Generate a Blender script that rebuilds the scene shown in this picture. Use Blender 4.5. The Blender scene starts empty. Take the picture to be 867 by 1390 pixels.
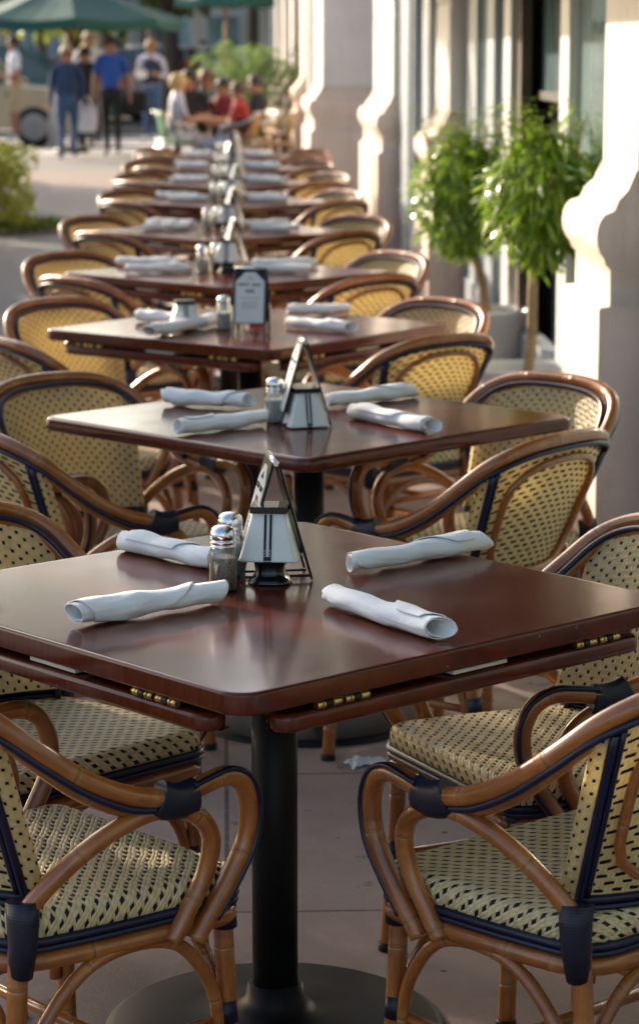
import bpy, bmesh, math, random
from mathutils import Vector, Matrix, Euler, noise
R=math.radians; PI=math.pi
sc=bpy.context.scene; COL=sc.collection
sin,cos=math.sin,math.cos

# ------------------------------------------------------------------ camera
F=3427.1; PITCH=.17037; CH=1.6325
cd=bpy.data.cameras.new('camera'); cam=bpy.data.objects.new('camera',cd); COL.objects.link(cam)
cam.location=(0,0,CH); cam.rotation_euler=(PI/2-PITCH,0,0)
cd.sensor_fit='VERTICAL'; cd.sensor_height=36; cd.lens=F/1390*36; cd.shift_y=-45/1390
cd.clip_start=.05; cd.clip_end=2000
cd.dof.use_dof=True; cd.dof.focus_distance=4.0; cd.dof.aperture_fstop=6.6; cd.dof.aperture_blades=0
sc.camera=cam
def ray(u,v):
    a=(u-433.5)/F; b=(v-650)/F; cp,sp=cos(PITCH),sin(PITCH)
    return Vector((a,cp-b*sp,-sp-b*cp))
def onz(u,v,z=0):           # photo point -> world point on a horizontal plane
    d=ray(u,v); t=(z-CH)/d.z; return Vector((d.x*t,d.y*t,z))
def ony(u,v,y):             # photo point -> world point at distance y
    d=ray(u,v); t=y/d.y; return Vector((d.x*t,y,CH+d.z*t))

# ------------------------------------------------------------------ materials
class NT:
    def __init__(s,name):
        s.m=bpy.data.materials.new(name); s.m.use_nodes=True; s.t=s.m.node_tree; s.t.nodes.clear()
        s.out=s.n('ShaderNodeOutputMaterial'); s.p=s.n('ShaderNodeBsdfPrincipled'); s.l(s.p,0,s.out,0)
    def n(s,k,**kw):
        x=s.t.nodes.new(k)
        for a,b in kw.items(): setattr(x,a,b)
        return x
    def l(s,a,i,b,j): s.t.links.new(a.outputs[i],b.inputs[j])
    def math(s,op,a,b=None,c=None):
        x=s.n('ShaderNodeMath',operation=op)
        for k,v in enumerate((a,b,c)):
            if v is None: continue
            if isinstance(v,(int,float)): x.inputs[k].default_value=v
            else: s.t.links.new(v,x.inputs[k])
        return x.outputs[0]
    def ramp(s,fac,stops):
        x=s.n('ShaderNodeValToRGB'); e=x.color_ramp.elements
        while len(e)<len(stops): e.new(.5)
        for k,(p,c) in enumerate(stops):
            e[k].position=p; e[k].color=(c,c,c,1) if isinstance(c,(int,float)) else (*c,1)
        s.t.links.new(fac,x.inputs[0]); return x.outputs[0]
    def mix(s,f,a,b):
        x=s.n('ShaderNodeMix',data_type='RGBA')
        for k,v in ((0,f),(6,a),(7,b)):
            if isinstance(v,(int,float)): x.inputs[k].default_value=v
            elif isinstance(v,tuple): x.inputs[k].default_value=(*v,1)
            else: s.t.links.new(v,x.inputs[k])
        return x.outputs[2]
    def noise(s,vec,scale,detail=4,rough=.5):
        x=s.n('ShaderNodeTexNoise'); x.inputs['Scale'].default_value=scale; x.inputs['Detail'].default_value=detail
        x.inputs['Roughness'].default_value=rough
        if vec is not None: s.t.links.new(vec,x.inputs['Vector'])
        return x.outputs[0]
    def mapping(s,vec,scale=(1,1,1),rot=(0,0,0),loc=(0,0,0)):
        x=s.n('ShaderNodeMapping'); x.inputs['Scale'].default_value=scale; x.inputs['Rotation'].default_value=rot; x.inputs['Location'].default_value=loc
        s.t.links.new(vec,x.inputs['Vector']); return x.outputs[0]
    def tc(s,w='Object'): 
        return s.n('ShaderNodeTexCoord').outputs[w]
    def set(s,**kw):
        for k,v in kw.items():
            i=s.p.inputs[k.replace('_',' ')]
            if isinstance(v,tuple): i.default_value=(*v,1) if len(v)==3 else v
            elif isinstance(v,(int,float)): i.default_value=v
            else: s.t.links.new(v,i)
    def bump(s,h,strength=.3,dist=.01):
        b=s.n('ShaderNodeBump'); b.inputs['Strength'].default_value=strength; b.inputs['Distance'].default_value=dist
        s.t.links.new(h,b.inputs['Height']); s.t.links.new(b.outputs[0],s.p.inputs['Normal'])
def simple(name,c,rough=.5,metal=0,var=.15,scale=8,bump=0,bscale=60,coat=0,spec=None,coord='Object'):
    k=NT(name); o=k.tc(coord)
    n=k.noise(o,scale); dark=tuple(x*(1-var) for x in c); li=tuple(min(1,x*(1+var)) for x in c)
    k.set(Base_Color=k.mix(k.ramp(n,[(.3,0),(.7,1)]),dark,li),Roughness=rough,Metallic=metal,Coat_Weight=coat)
    if spec is not None: k.set(Specular_IOR_Level=spec)
    if bump: k.bump(k.noise(o,bscale),bump,.004)
    return k.m
M={}
def mk_wood():
    k=NT('mahogany'); o=k.tc()
    g=k.noise(k.mapping(o,(3,26,3),(0,0,R(45))),4,6,.6); b=k.noise(o,2.2,3)
    col=k.mix(k.ramp(g,[(.3,0),(.75,1)]),(.055,.0075,.0035),(.15,.023,.009))
    col=k.mix(k.ramp(b,[(.35,0),(.8,.6)]),col,(.085,.022,.011))
    r=k.math('ADD',k.ramp(k.noise(o,7,5),[(.3,.14),(.75,.23)]),k.ramp(k.noise(k.mapping(o,(9,2,3),(0,0,R(20))),5,6,.7),[(.62,0),(.75,.09)]))
    cv=k.n('ShaderNodeTexVoronoi'); cv.inputs['Scale'].default_value=42; k.t.links.new(o,cv.inputs['Vector'])
    dust=k.math('MULTIPLY',k.math('LESS_THAN',cv.outputs['Distance'],.045),k.math('GREATER_THAN',k.noise(o,11,2),.52)); col=k.mix(k.math('MULTIPLY',dust,.7),col,(.55,.48,.42))
    k.set(Base_Color=col,Roughness=r,Specular_IOR_Level=.32,Coat_Weight=.15,Coat_Roughness=.09)
    k.bump(k.noise(k.mapping(o,(30,220,30),(0,0,R(45))),1,3),.04,.002); return k.m
M['wood']=mk_wood()
def mk_rattan():
    k=NT('varnished_rattan'); uv=k.tc('UV')
    sx=k.n('ShaderNodeSeparateXYZ'); k.t.links.new(uv,sx.inputs[0]); v=sx.outputs[1]
    fib=k.noise(k.mapping(uv,(60,7,1)),1,4,.6); blot=k.noise(k.tc('Object'),9,5,.65)
    col=k.mix(k.ramp(fib,[(.3,0),(.7,1)]),(.22,.056,.008),(.46,.15,.025))
    col=k.mix(k.ramp(blot,[(.5,0),(.72,.75)]),col,(.17,.040,.008))
    vo=k.n('ShaderNodeTexVoronoi',voronoi_dimensions='1D',feature='DISTANCE_TO_EDGE'); vo.inputs['Scale'].default_value=6.5; vo.inputs['Randomness'].default_value=.8
    k.t.links.new(k.math('ADD',v,k.math('MULTIPLY',blot,.012)),vo.inputs['W']); dd=vo.outputs['Distance']
    col=k.mix(k.ramp(dd,[(.006,.85),(.016,0)]),col,(.05,.016,.006))
    col=k.mix(k.ramp(dd,[(.02,.35),(.12,0)]),col,(.50,.22,.06))
    spk=k.noise(k.mapping(uv,(150,35,1)),1,3,.7); col=k.mix(k.ramp(spk,[(.60,0),(.70,.65)]),col,(.10,.026,.007))
    rb=k.ramp(dd,[(.0,.2),(.012,0),(.03,1),(.12,.25)])
    k.set(Base_Color=col,Roughness=k.ramp(blot,[(.3,.25),(.7,.42)]),Coat_Weight=.65,Coat_Roughness=.035)
    k.bump(k.math('ADD',rb,k.math('MULTIPLY',fib,.25)),.35,.004); return k.m
M['rattan']=mk_rattan()
def mk_weave(name,pu,pv,fillu,fillv,skew,brick=False,tl=.38):
    k=NT(name); uv=k.tc('UV'); sx=k.n('ShaderNodeSeparateXYZ'); k.t.links.new(uv,sx.inputs[0]); u,v=sx.outputs[0],sx.outputs[1]
    wob=k.math('MULTIPLY',k.math('SUBTRACT',k.noise(uv,30,3),.5),.009)
    v2=k.math('DIVIDE',k.math('ADD',v,wob),pv); row=k.math('FLOOR',v2); fy=k.math('FRACT',v2)
    off=k.math('MULTIPLY',k.math('FRACT',k.math('MULTIPLY',row,.5)),1.0)
    u2=k.math('ADD',k.math('DIVIDE',k.math('ADD',u,wob),pu),off)
    u3=k.math('ADD',u2,k.math('MULTIPLY',fy,skew)); fx=k.math('FRACT',u3)
    du=k.math('ABSOLUTE',k.math('SUBTRACT',fx,.5)); dv=k.math('ABSOLUTE',k.math('SUBTRACT',fy,.5))
    dash=k.math('MULTIPLY',k.math('LESS_THAN',du,fillu/2),k.math('LESS_THAN',dv,fillv/2))
    # strands: vertical (warp) pairs, each half the dash pitch; wefts pass over between
    st=k.math('ABSOLUTE',k.math('SINE',k.math('MULTIPLY',u3,PI*(3 if not brick else 2))))
    we=k.math('ABSOLUTE',k.math('SINE',k.math('MULTIPLY',v2,PI)))
    h=k.math('ADD',k.math('MULTIPLY',k.math('POWER',st,.5),.6),k.math('MULTIPLY',we,.5))
    h=k.math('MULTIPLY',h,k.math('SUBTRACT',1,k.math('MULTIPLY',dash,.6)))
    nz=k.noise(uv,60,2); bl=k.noise(k.tc('Object'),6,3)
    cr=k.mix(k.ramp(nz,[(.3,0),(.7,1)]),(.70,.53,.26),(.95,.78,.46))
    cr=k.mix(k.ramp(bl,[(.35,0),(.7,.45)]),cr,(.62,.46,.23))
    cr=k.mix(k.ramp(st,[(.0,.34),(.3,0)]),cr,(.20,.15,.07))  # shade in the grooves between strands and rows put into the colour
    cr=k.mix(k.ramp(we,[(.0,.28),(.25,0)]),cr,(.20,.15,.07))
    col=k.mix(dash,cr,(.008,.009,.02))
    k.set(Base_Color=col,Roughness=k.ramp(bl,[(.3,.36),(.7,.5)]),Specular_IOR_Level=.32)
    k.bump(h,.7,.003)
    tr=k.n('ShaderNodeBsdfTranslucent'); k.t.links.new(k.mix(dash,(.93,.78,.43),(.0,.0,.0)),tr.inputs[0])
    ms=k.n('ShaderNodeMixShader'); ms.inputs[0].default_value=tl
    k.l(k.p,0,ms,1); k.l(tr,0,ms,2); k.l(ms,0,k.out,0)
    return k.m
M['weave']=mk_weave('cream_weave_dotted',.026,.0128,.32,.60,.45,False,.06)
M['weavef']=mk_weave('cream_weave_squares',.026,.013,.21,.50,.0,False,.45)
M['weaveb']=mk_weave('cream_weave_brick',.030,.0145,.56,.42,.0,True)
def mk_navy():
    k=NT('navy_binding'); uv=k.tc('UV'); sx=k.n('ShaderNodeSeparateXYZ'); k.t.links.new(uv,sx.inputs[0])
    s=k.math('ABSOLUTE',k.math('SINE',k.math('MULTIPLY',sx.outputs[1],PI/.0042)))
    k.set(Base_Color=k.mix(k.math('MULTIPLY',s,k.ramp(k.noise(uv,90,3),[(.3,.3),(.7,1)])),(.003,.004,.013),(.008,.010,.036)),Roughness=.42); k.bump(s,.3,.001); return k.m
M['navy']=mk_navy()
M['navys']=simple('navy_piping',(.005,.006,.030),.36,coord='UV')
def mk_cloth():
    k=NT('white_cotton'); o=k.tc()
    k.set(Base_Color=k.mix(k.ramp(k.noise(o,10,3),[(.3,0),(.7,1)]),(.87,.86,.85),(.93,.92,.91)),Roughness=.85,Sheen_Weight=.15)
    k.bump(k.math('ADD',k.noise(o,420,2),k.math('MULTIPLY',k.noise(k.mapping(o,(1,1,1)),38,3),2.2)),.42,.0022)
    k.p.inputs['Subsurface Weight'].default_value=.12; k.p.inputs['Subsurface Radius'].default_value=(.01,.01,.01); return k.m
M['cloth']=mk_cloth()
M['black']=simple('black_powder_coat',(.006,.006,.007),.5,spec=.3)
M['blackgloss']=simple('black_gloss',(.008,.008,.009),.12)
M['brass']=simple('worn_brass',(.62,.43,.14),.3,1,.3,40)
M['steel']=simple('chromed_steel',(.75,.75,.76),.15,1,.1)
M['shade']=simple('white_lamp_shade',(.78,.77,.72),.35,0,.04,12)
M['card']=simple('printed_card',(.66,.67,.65),.35,0,.04)
M['ink']=simple('card_ink',(.05,.06,.06),.5)
M['supp']=simple('pale_slide',(.6,.56,.5),.5)
def mk_glass():
    k=NT('clear_glass'); tr=k.n('ShaderNodeBsdfTransparent'); tr.inputs[0].default_value=(.90,.93,.92,1)
    gl=k.n('ShaderNodeBsdfGlossy'); gl.inputs['Roughness'].default_value=.04; fr=k.n('ShaderNodeFresnel'); fr.inputs['IOR'].default_value=1.6
    ms=k.n('ShaderNodeMixShader'); k.t.links.new(k.math('ADD',fr.outputs[0],.05),ms.inputs[0]); k.l(tr,0,ms,1); k.l(gl,0,ms,2); k.l(ms,0,k.out,0); return k.m
M['glass']=mk_glass()
def mk_grain(name,a,b):
    k=NT(name); o=k.tc(); v=k.n('ShaderNodeTexVoronoi'); v.inputs['Scale'].default_value=900; k.t.links.new(o,v.inputs['Vector'])
    k.set(Base_Color=k.mix(k.ramp(k.noise(o,700,1),[(.4,0),(.6,1)]),a,b),Roughness=.8); k.bump(v.outputs[0],.6,.002); return k.m
M['pepper']=mk_grain('ground_pepper',(.09,.055,.035),(.36,.26,.18)); M['salt']=mk_grain('table_salt',(.7,.7,.7),(.85,.85,.85))
def mk_stone(name,c,c2,sc_):
    k=NT(name); o=k.tc(); n=k.noise(o,3,6,.65); g=k.noise(k.mapping(o,(9,9,1.2)),1,5,.6)
    col=k.mix(k.ramp(n,[(.3,0),(.7,1)]),c2,c); col=k.mix(k.ramp(g,[(.55,0),(.8,.45)]),col,tuple(x*.72 for x in c2))
    k.set(Base_Color=col,Roughness=.8); k.bump(k.math('ADD',k.noise(o,sc_,4,.7),k.math('MULTIPLY',k.noise(o,sc_*.2,3),1.5)),.6,.006); return k.m
M['stucco']=mk_stone('painted_stucco',(.84,.80,.74),(.76,.71,.65),60)
M['plinth']=mk_stone('beige_stone_render',(.80,.65,.54),(.70,.55,.44),80)
M['frame']=simple('pale_grey_paint',(.36,.39,.42),.4,0,.06)
M['framew']=simple('white_window_paint',(.60,.61,.61),.4,0,.05)
M['walldark']=simple('blue_grey_panel_paint',(.30,.32,.38),.5,0,.08)
def mk_pane():
    k=NT('window_glass'); o=k.tc()
    n=k.noise(k.mapping(o,(1,1,.6)),1.6,4)
    k.set(Base_Color=k.mix(k.ramp(n,[(.35,0),(.65,1)]),(.10,.17,.18),(.26,.33,.34)),Roughness=.06,Specular_IOR_Level=.9); return k.m
M['pane']=mk_pane()
M['interior']=simple('dark_interior',(.035,.033,.03),.8)
M['teal']=simple('aqua_interior_wall',(.22,.36,.34),.7,0,.2,4)
M['terra']=simple('terracotta',(.38,.13,.06),.6)
M['pot']=simple('white_glazed_planter',(.80,.78,.75),.35,0,.05)
M['soil']=simple('potting_soil',(.06,.04,.03),.95,bump=.5)
M['stem']=simple('pale_bark',(.36,.24,.13),.75,0,.25,25,.3,90)
M['bark']=simple('tree_bark',(.10,.075,.055),.9,0,.3,6,.6,20)
def mk_leaf(name,a,b,rough=.35,tr=.35):
    k=NT(name); at=k.n('ShaderNodeAttribute',attribute_name='rnd'); 
    c=k.mix(at.outputs['Fac'],a,b); k.set(Base_Color=c,Roughness=rough,Specular_IOR_Level=.5)
    t=k.n('ShaderNodeBsdfTranslucent'); k.t.links.new(k.mix(.45,c,(.30,.42,.05)),t.inputs[0])
    ms=k.n('ShaderNodeMixShader'); ms.inputs[0].default_value=tr
    k.l(k.p,0,ms,1); k.l(t,0,ms,2); k.l(ms,0,k.out,0); return k.m
M['leaf']=mk_leaf('glossy_green_leaf',(.07,.17,.012),(.36,.50,.06),.14,.42)
M['leafy']=mk_leaf('yellow_green_leaf',(.16,.22,.02),(.60,.55,.07),.4,.4)
M['leafd']=mk_leaf('dark_tree_leaf',(.025,.05,.012),(.09,.13,.03),.4,.3)
M['leafp']=mk_leaf('palm_leaf',(.08,.17,.03),(.26,.38,.09),.3,.4)
def mk_pave():
    k=NT('concrete_pavers'); g=k.tc('Object'); m=k.mapping(g,(1,1,1),(0,0,R(-2.2)))
    b=k.n('ShaderNodeTexBrick'); b.offset=0; k.t.links.new(m,b.inputs['Vector'])
    b.inputs['Color1'].default_value=(.195,.18,.178,1); b.inputs['Color2'].default_value=(.235,.22,.218,1); b.inputs['Mortar'].default_value=(.09,.075,.07,1)
    b.inputs['Scale'].default_value=1; b.inputs['Brick Width'].default_value=1.22; b.inputs['Row Height'].default_value=1.22; b.inputs['Mortar Size'].default_value=.007
    b.inputs['Mortar Smooth'].default_value=.3
    n=k.noise(g,1.3,6,.6); n2=k.noise(g,14,5,.65)
    c=k.mix(k.ramp(n,[(.35,0),(.7,.5)]),b.outputs[0],(.17,.155,.15)); c=k.mix(k.ramp(n2,[(.5,0),(.75,.45)]),c,(.14,.125,.12))
    st=k.ramp(k.noise(g,5,2,.4),[(.70,0),(.76,.5)]); c=k.mix(st,c,(.11,.09,.08))
    k.set(Base_Color=c,Roughness=.75); k.bump(k.noise(g,120,4),.25,.004); return k.m
M['pave']=mk_pave()
def mk_brickpave():
    k=NT('pink_brick_paving'); g=k.tc('Object'); b=k.n('ShaderNodeTexBrick'); k.t.links.new(g,b.inputs['Vector'])
    b.inputs['Color1'].default_value=(.22,.165,.15,1); b.inputs['Color2'].default_value=(.27,.20,.18,1); b.inputs['Mortar'].default_value=(.2,.17,.16,1)
    b.inputs['Scale'].default_value=4; k.set(Base_Color=b.outputs[0],Roughness=.8); return k.m
M['brickp']=mk_brickpave()
M['asphalt']=simple('asphalt',(.055,.055,.058),.85,0,.2,3,.4,80)
M['paint']=simple('road_paint',(.62,.58,.54),.7,0,.1)
M['kerb']=simple('kerb_concrete',(.42,.40,.38),.8)
M['ground']=simple('pale_ground',(.24,.22,.20),.9,0,.15,.3)
M['canvas']=simple('dark_green_canvas',(.012,.085,.072),.75,0,.1)
M['tanwood']=simple('tan_pole_wood',(.36,.19,.07),.5)
M['skin']=simple('skin',(.47,.25,.17),.55,0,.08)
M['skind']=simple('tanned_skin',(.33,.15,.09),.55,0,.08)
def cm(name,c,rough=.8,**k):
    if name not in M: M[name]=simple(name,c,rough,0,.12,12,**k)
    return M[name]

# ------------------------------------------------------------------ mesh builder
def crom(P,n=6,closed=False):
    P=[Vector(p) for p in P]; out=[]; N=len(P); segs=N if closed else N-1
    for i in range(segs):
        if closed: a,b,c,d=P[(i-1)%N],P[i],P[(i+1)%N],P[(i+2)%N]
        else: a,b,c,d=P[max(i-1,0)],P[i],P[i+1],P[min(i+2,N-1)]
        for k in range(n):
            t=k/n; out.append(.5*((2*b)+(c-a)*t+(2*a-5*b+4*c-d)*t*t+(3*b-3*c+d-a)*t**3))
    if not closed: out.append(P[-1])
    return out
TR=random.Random(77)
class MB:
    def __init__(s): s.v=[];s.f=[];s.uv=[];s.mi=[];s.rnd=[];s.flat=[]
    def vert(s,p): s.v.append(tuple(p)); return len(s.v)-1
    def face(s,idx,uv=None,mi=0,flat=False): 
        s.f.append(tuple(idx)); s.uv.append(uv or [(s.v[i][0],s.v[i][1]) for i in idx]); s.mi.append(mi); s.flat.append(flat)
    def tube(s,P,r,sides=12,closed=False,mi=0,sx=1,sy=1,caps=True,bulge=0):
        P=[Vector(p) for p in P]; n=len(P); L=[TR.uniform(0,3)]
        for i in range(1,n): L.append(L[-1]+(P[i]-P[i-1]).length)
        if closed: L.append(L[-1]+(P[0]-P[-1]).length)
        T=[]
        for i in range(n):
            if closed: t=P[(i+1)%n]-P[(i-1)%n]
            else: t=P[min(i+1,n-1)]-P[max(i-1,0)]
            T.append(t.normalized())
        ref=Vector((0,0,1)) if abs(T[0].z)<.9 else Vector((0,1,0))
        nn=(ref-T[0]*ref.dot(T[0])).normalized(); N=[nn]
        for i in range(1,n):
            q=N[-1]-T[i]*N[-1].dot(T[i]); N.append(q.normalized())
        if closed:
            b=T[0].cross(N[-1]); q=N[-1]-T[0]*N[-1].dot(T[0]); q.normalize()
            ang=math.atan2(T[0].cross(N[0]).dot(q),N[0].dot(q))
            for i in range(n):
                N[i]=Matrix.Rotation(-ang*i/n,3,T[i])@N[i]
        rings=[]
        for i in range(n):
            ri=r[i] if isinstance(r,(list,tuple)) else r
            B=T[i].cross(N[i]); rings.append([s.vert(P[i]+(N[i]*cos(a)*sx+B*sin(a)*sy)*ri) for a in [2*PI*j/sides for j in range(sides)]])
        m=n if closed else n-1
        for i in range(m):
            a,b=rings[i],rings[(i+1)%n]
            for j in range(sides):
                k=(j+1)%sides; u0,u1=j/sides*.09,(j+1)/sides*.09
                s.face((a[j],a[k],b[k],b[j]),[(u0,L[i]),(u1,L[i]),(u1,L[i+1]),(u0,L[i+1])],mi)
        if caps and not closed:
            s.face(rings[0][::-1],None,mi,True); s.face(rings[-1],None,mi,True)
        return s
    def lathe(s,prof,seg=24,c=(0,0,0),mi=0,sq=0,cap=True):
        rings=[]
        for (r,z) in prof:
            ring=[]
            for j in range(seg):
                a=2*PI*j/seg; k=1
                if sq: k=1/((abs(cos(a))**sq+abs(sin(a))**sq)**(1/sq))
                ring.append(s.vert((c[0]+r*k*cos(a),c[1]+r*k*sin(a),c[2]+z)))
            rings.append(ring)
        for i in range(len(rings)-1):
            a,b=rings[i],rings[i+1]
            for j in range(seg):
                k=(j+1)%seg; s.face((a[j],a[k],b[k],b[j]),[(j/seg,prof[i][1]),((j+1)/seg,prof[i][1]),((j+1)/seg,prof[i+1][1]),(j/seg,prof[i+1][1])],mi)
        if cap: s.face(rings[0][::-1],None,mi,True); s.face(rings[-1],None,mi,True)
        return s
    def box(s,c,d,rz=0,bev=.0,mi=0,mat=None):
        bm=bmesh.new(); bmesh.ops.create_cube(bm,size=1)
        bmesh.ops.scale(bm,vec=d,verts=bm.verts)
        if bev: bmesh.ops.bevel(bm,geom=bm.edges[:],offset=min(bev,min(d)*.45),segments=2,affect='EDGES',profile=.5)
        X=(mat or Matrix.Identity(4)); 
        if mat is None: X=Matrix.Translation(c)@Matrix.Rotation(rz,4,'Z')
        o=len(s.v)
        for v in bm.verts: s.v.append(tuple(X@v.co))
        for f in bm.faces:
            s.face([o+v.index for v in f.verts],None,mi,True)
        bm.free(); return s
    def grid(s,fn,nu,nv,mi=0,uvf=None,wrapu=False):
        g=[[s.vert(fn(i/nu,j/nv)) for j in range(nv+1)] for i in range(nu+(0 if wrapu else 1))]
        for i in range(nu):
            for j in range(nv):
                q=[(i,j),(i+1,j),(i+1,j+1),(i,j+1)]
                s.face([g[a%len(g)][b] for a,b in q],[(uvf(a/nu,b/nv) if uvf else (a/nu,b/nv)) for a,b in q],mi)
        return s
    def slab(s,out,rings,mi=0,dome=0,uvscale=1,inner=3,side_mi=None):
        """outline (list of xy, ccw); rings: (inset, z) from top centre outwards to bottom"""
        n=len(out); cx=sum(p[0] for p in out)/n; cy=sum(p[1] for p in out)/n
        N=[]
        for i in range(n):
            a,b=out[i-1],out[(i+1)%n]; t=Vector((b[0]-a[0],b[1]-a[1])).normalized(); N.append((t.y,-t.x))
        R_=[]; U=[]; drop=0; pz=None; pi=None
        z0=rings[0][1]; i0=rings[0][0]
        for k in range(1,inner+1):
            q=k/inner; ring=[];uu=[]
            for i in range(n):
                x=out[i][0]-N[i][0]*i0; y=out[i][1]-N[i][1]*i0
                X=cx+(x-cx)*q; Y=cy+(y-cy)*q; ring.append(s.vert((X,Y,z0+dome*(1-q*q)))); uu.append((X,Y))
            R_.append(ring);U.append(uu)
        c=s.vert((cx,cy,z0+dome)); pz,pi=z0,i0
        for (ins,z) in rings[1:]:
            drop+=math.hypot(ins-pi,z-pz); pz,pi=z,ins; ring=[];uu=[]
            for i in range(n):
                ring.append(s.vert((out[i][0]-N[i][0]*ins,out[i][1]-N[i][1]*ins,z)))
                uu.append((out[i][0]+N[i][0]*(drop-i0),out[i][1]+N[i][1]*(drop-i0)))
            R_.append(ring);U.append(uu)
        for i in range(n): k=(i+1)%n; s.face((c,R_[0][i],R_[0][k]),[(cx,cy),U[0][i],U[0][k]],mi)
        for a in range(len(R_)-1):
            m_=mi if (side_mi is None or a<inner) else side_mi
            for i in range(n):
                k=(i+1)%n; s.face((R_[a][i],R_[a+1][i],R_[a+1][k],R_[a][k]),[U[a][i],U[a+1][i],U[a+1][k],U[a][k]],m_)
        s.face(R_[-1][::-1],None,mi,True); return s
    def leaf(s,c,d,n,l,w,mi=0,bend=.25,seg=2,rnd=None):
        """pointed leaf: c base, d direction, n normal"""
        d=d.normalized(); sd=d.cross(n)
        if sd.length<1e-4: sd=d.orthogonal()
        sd.normalize(); up=sd.cross(d)
        pts=[]; i0=len(s.v); rr=random.random() if rnd is None else rnd
        ks=[i/seg for i in range(seg+1)]
        a=s.vert(c); prev=None
        mids=[]
        for q in ks[1:-1]:
            p=c+d*l*q-up*(bend*l*q*q); ww=w*.5*sin(PI*min(q*1.0,1))**.7
            mids.append((s.vert(p+sd*ww),s.vert(p-sd*ww)))
        t=s.vert(c+d*l-up*(bend*l))
        s.face((a,mids[0][0],mids[0][1]),[(0,0)]*3,mi)
        for m0,m1 in zip(mids,mids[1:]): s.face((m0[0],m1[0],m1[1],m0[1]),[(0,0)]*4,mi)
        s.face((mids[-1][0],t,mids[-1][1]),[(0,0)]*3,mi)
        s.rnd+= [rr]*(len(s.v)-i0-0) if len(s.rnd)==i0 else []
        return s
    def mesh(s,name,mats,smooth=True):
        me=bpy.data.meshes.new(name); me.from_pydata(s.v,[],s.f)
        for m in (mats if isinstance(mats,(list,tuple)) else [mats]): me.materials.append(m)
        uvl=me.uv_layers.new(name='UVMap'); flat=[]
        for poly,u in zip(me.polygons,s.uv):
            for q in u: flat+=[q[0],q[1]]
        uvl.data.foreach_set('uv',flat)
        me.polygons.foreach_set('material_index',s.mi)
        me.polygons.foreach_set('use_smooth',[smooth and not f for f in s.flat])
        if len(s.rnd)==len(s.v):
            at=me.attributes.new('rnd','FLOAT','POINT'); at.data.foreach_set('value',s.rnd)
        me.update(); return me
    def build(s,name,mats,parent=None,smooth=True,loc=None,rz=None):
        o=bpy.data.objects.new(name,s.mesh(name,mats,smooth)); COL.objects.link(o); o.parent=parent
        if loc is not None: o.location=loc
        if rz is not None: o.rotation_euler.z=rz
        return o
def recalc(o):
    bm=bmesh.new(); bm.from_mesh(o.data); bmesh.ops.recalc_face_normals(bm,faces=bm.faces); bm.to_mesh(o.data); bm.free(); return o
def tag(o,label=None,cat=None,group=None,kind=None):
    if label: o['label']=label
    if cat: o['category']=cat
    if group: o['group']=group
    if kind: o['kind']=kind
    return o
def empty(name,loc=(0,0,0),rz=0,label=None,cat=None,group=None):
    o=bpy.data.objects.new(name,None); COL.objects.link(o); o.location=loc; o.rotation_euler.z=rz; o.empty_display_size=.1
    return tag(o,label,cat,group)
def kids(o): return [c for c in list(CH_.get(o.name,[]))]
CH_={}
def reg(root):
    """remember children of root (fast tree)"""
    for o in bpy.data.objects:
        if o.parent is not None: CH_.setdefault(o.parent.name,[])
        if o.parent is not None and o not in CH_[o.parent.name]: CH_[o.parent.name].append(o)
def copy_tree(o,parent=None):
    c=o.copy(); COL.objects.link(c)
    if parent is not None: c.parent=parent
    for ch in CH_.get(o.name,[]): copy_tree(ch,c)
    return c
def fillet(P,r,n=6):
    out=[]; N=len(P)
    for i in range(N):
        p=Vector(P[i]); a=(Vector(P[i-1])-p); b=(Vector(P[(i+1)%N])-p); ri=r[i] if isinstance(r,(list,tuple)) else r
        if ri<=0: out.append(tuple(p)); continue
        a.normalize(); b.normalize(); ang=a.angle(b); t=ri/math.tan(ang/2); 
        p0=p+a*t; p1=p+b*t; c=p+(a+b).normalized()*(ri/sin(ang/2))
        a0=math.atan2(p0.y-c.y,p0.x-c.x); a1=math.atan2(p1.y-c.y,p1.x-c.x); da=(a1-a0+PI)%(2*PI)-PI
        for k in range(n+1): q=a0+da*k/n; out.append((c.x+ri*cos(q),c.y+ri*sin(q)))
    return out
def dense(P,step):
    out=[]; N=len(P)
    for i in range(N):
        a=Vector(P[i]); b=Vector(P[(i+1)%N]); m=max(1,int((b-a).length/step))
        for k in range(m): out.append(tuple(a.lerp(b,k/m)))
    return out

# ------------------------------------------------------------------ world, sun
SAZ=R(40); SEL=R(19)
w=bpy.data.worlds.new('World'); sc.world=w; w.use_nodes=True; nt=w.node_tree
bg=nt.nodes['Background']; sk=nt.nodes.new('ShaderNodeTexSky'); sk.sky_type='NISHITA'; sk.sun_disc=False
sk.sun_elevation=SEL; sk.sun_rotation=-SAZ; sk.air_density=1.0; sk.dust_density=3.0; sk.ozone_density=2.0
wb=nt.nodes.new('ShaderNodeMix'); wb.data_type='RGBA'; wb.blend_type='MULTIPLY'; wb.inputs[0].default_value=1; wb.inputs[7].default_value=(1.0,.955,.89,1); nt.links.new(sk.outputs[0],wb.inputs[6]); nt.links.new(wb.outputs[2],bg.inputs[0]); bg.inputs[1].default_value=.15
sl=bpy.data.lights.new('sun','SUN'); sl.energy=3.6; sl.angle=R(.6); sl.color=(1,.86,.68)
so=bpy.data.objects.new('sun',sl); COL.objects.link(so)
sd=Vector((-sin(SAZ)*cos(SEL),cos(SAZ)*cos(SEL),sin(SEL))); so.rotation_euler=sd.to_track_quat('Z','Y').to_euler(); so.location=(-20,25,12)
sc.view_settings.view_transform='Standard'; sc.view_settings.look='None'; sc.view_settings.gamma=1; sc.view_settings.exposure=1.42
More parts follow.
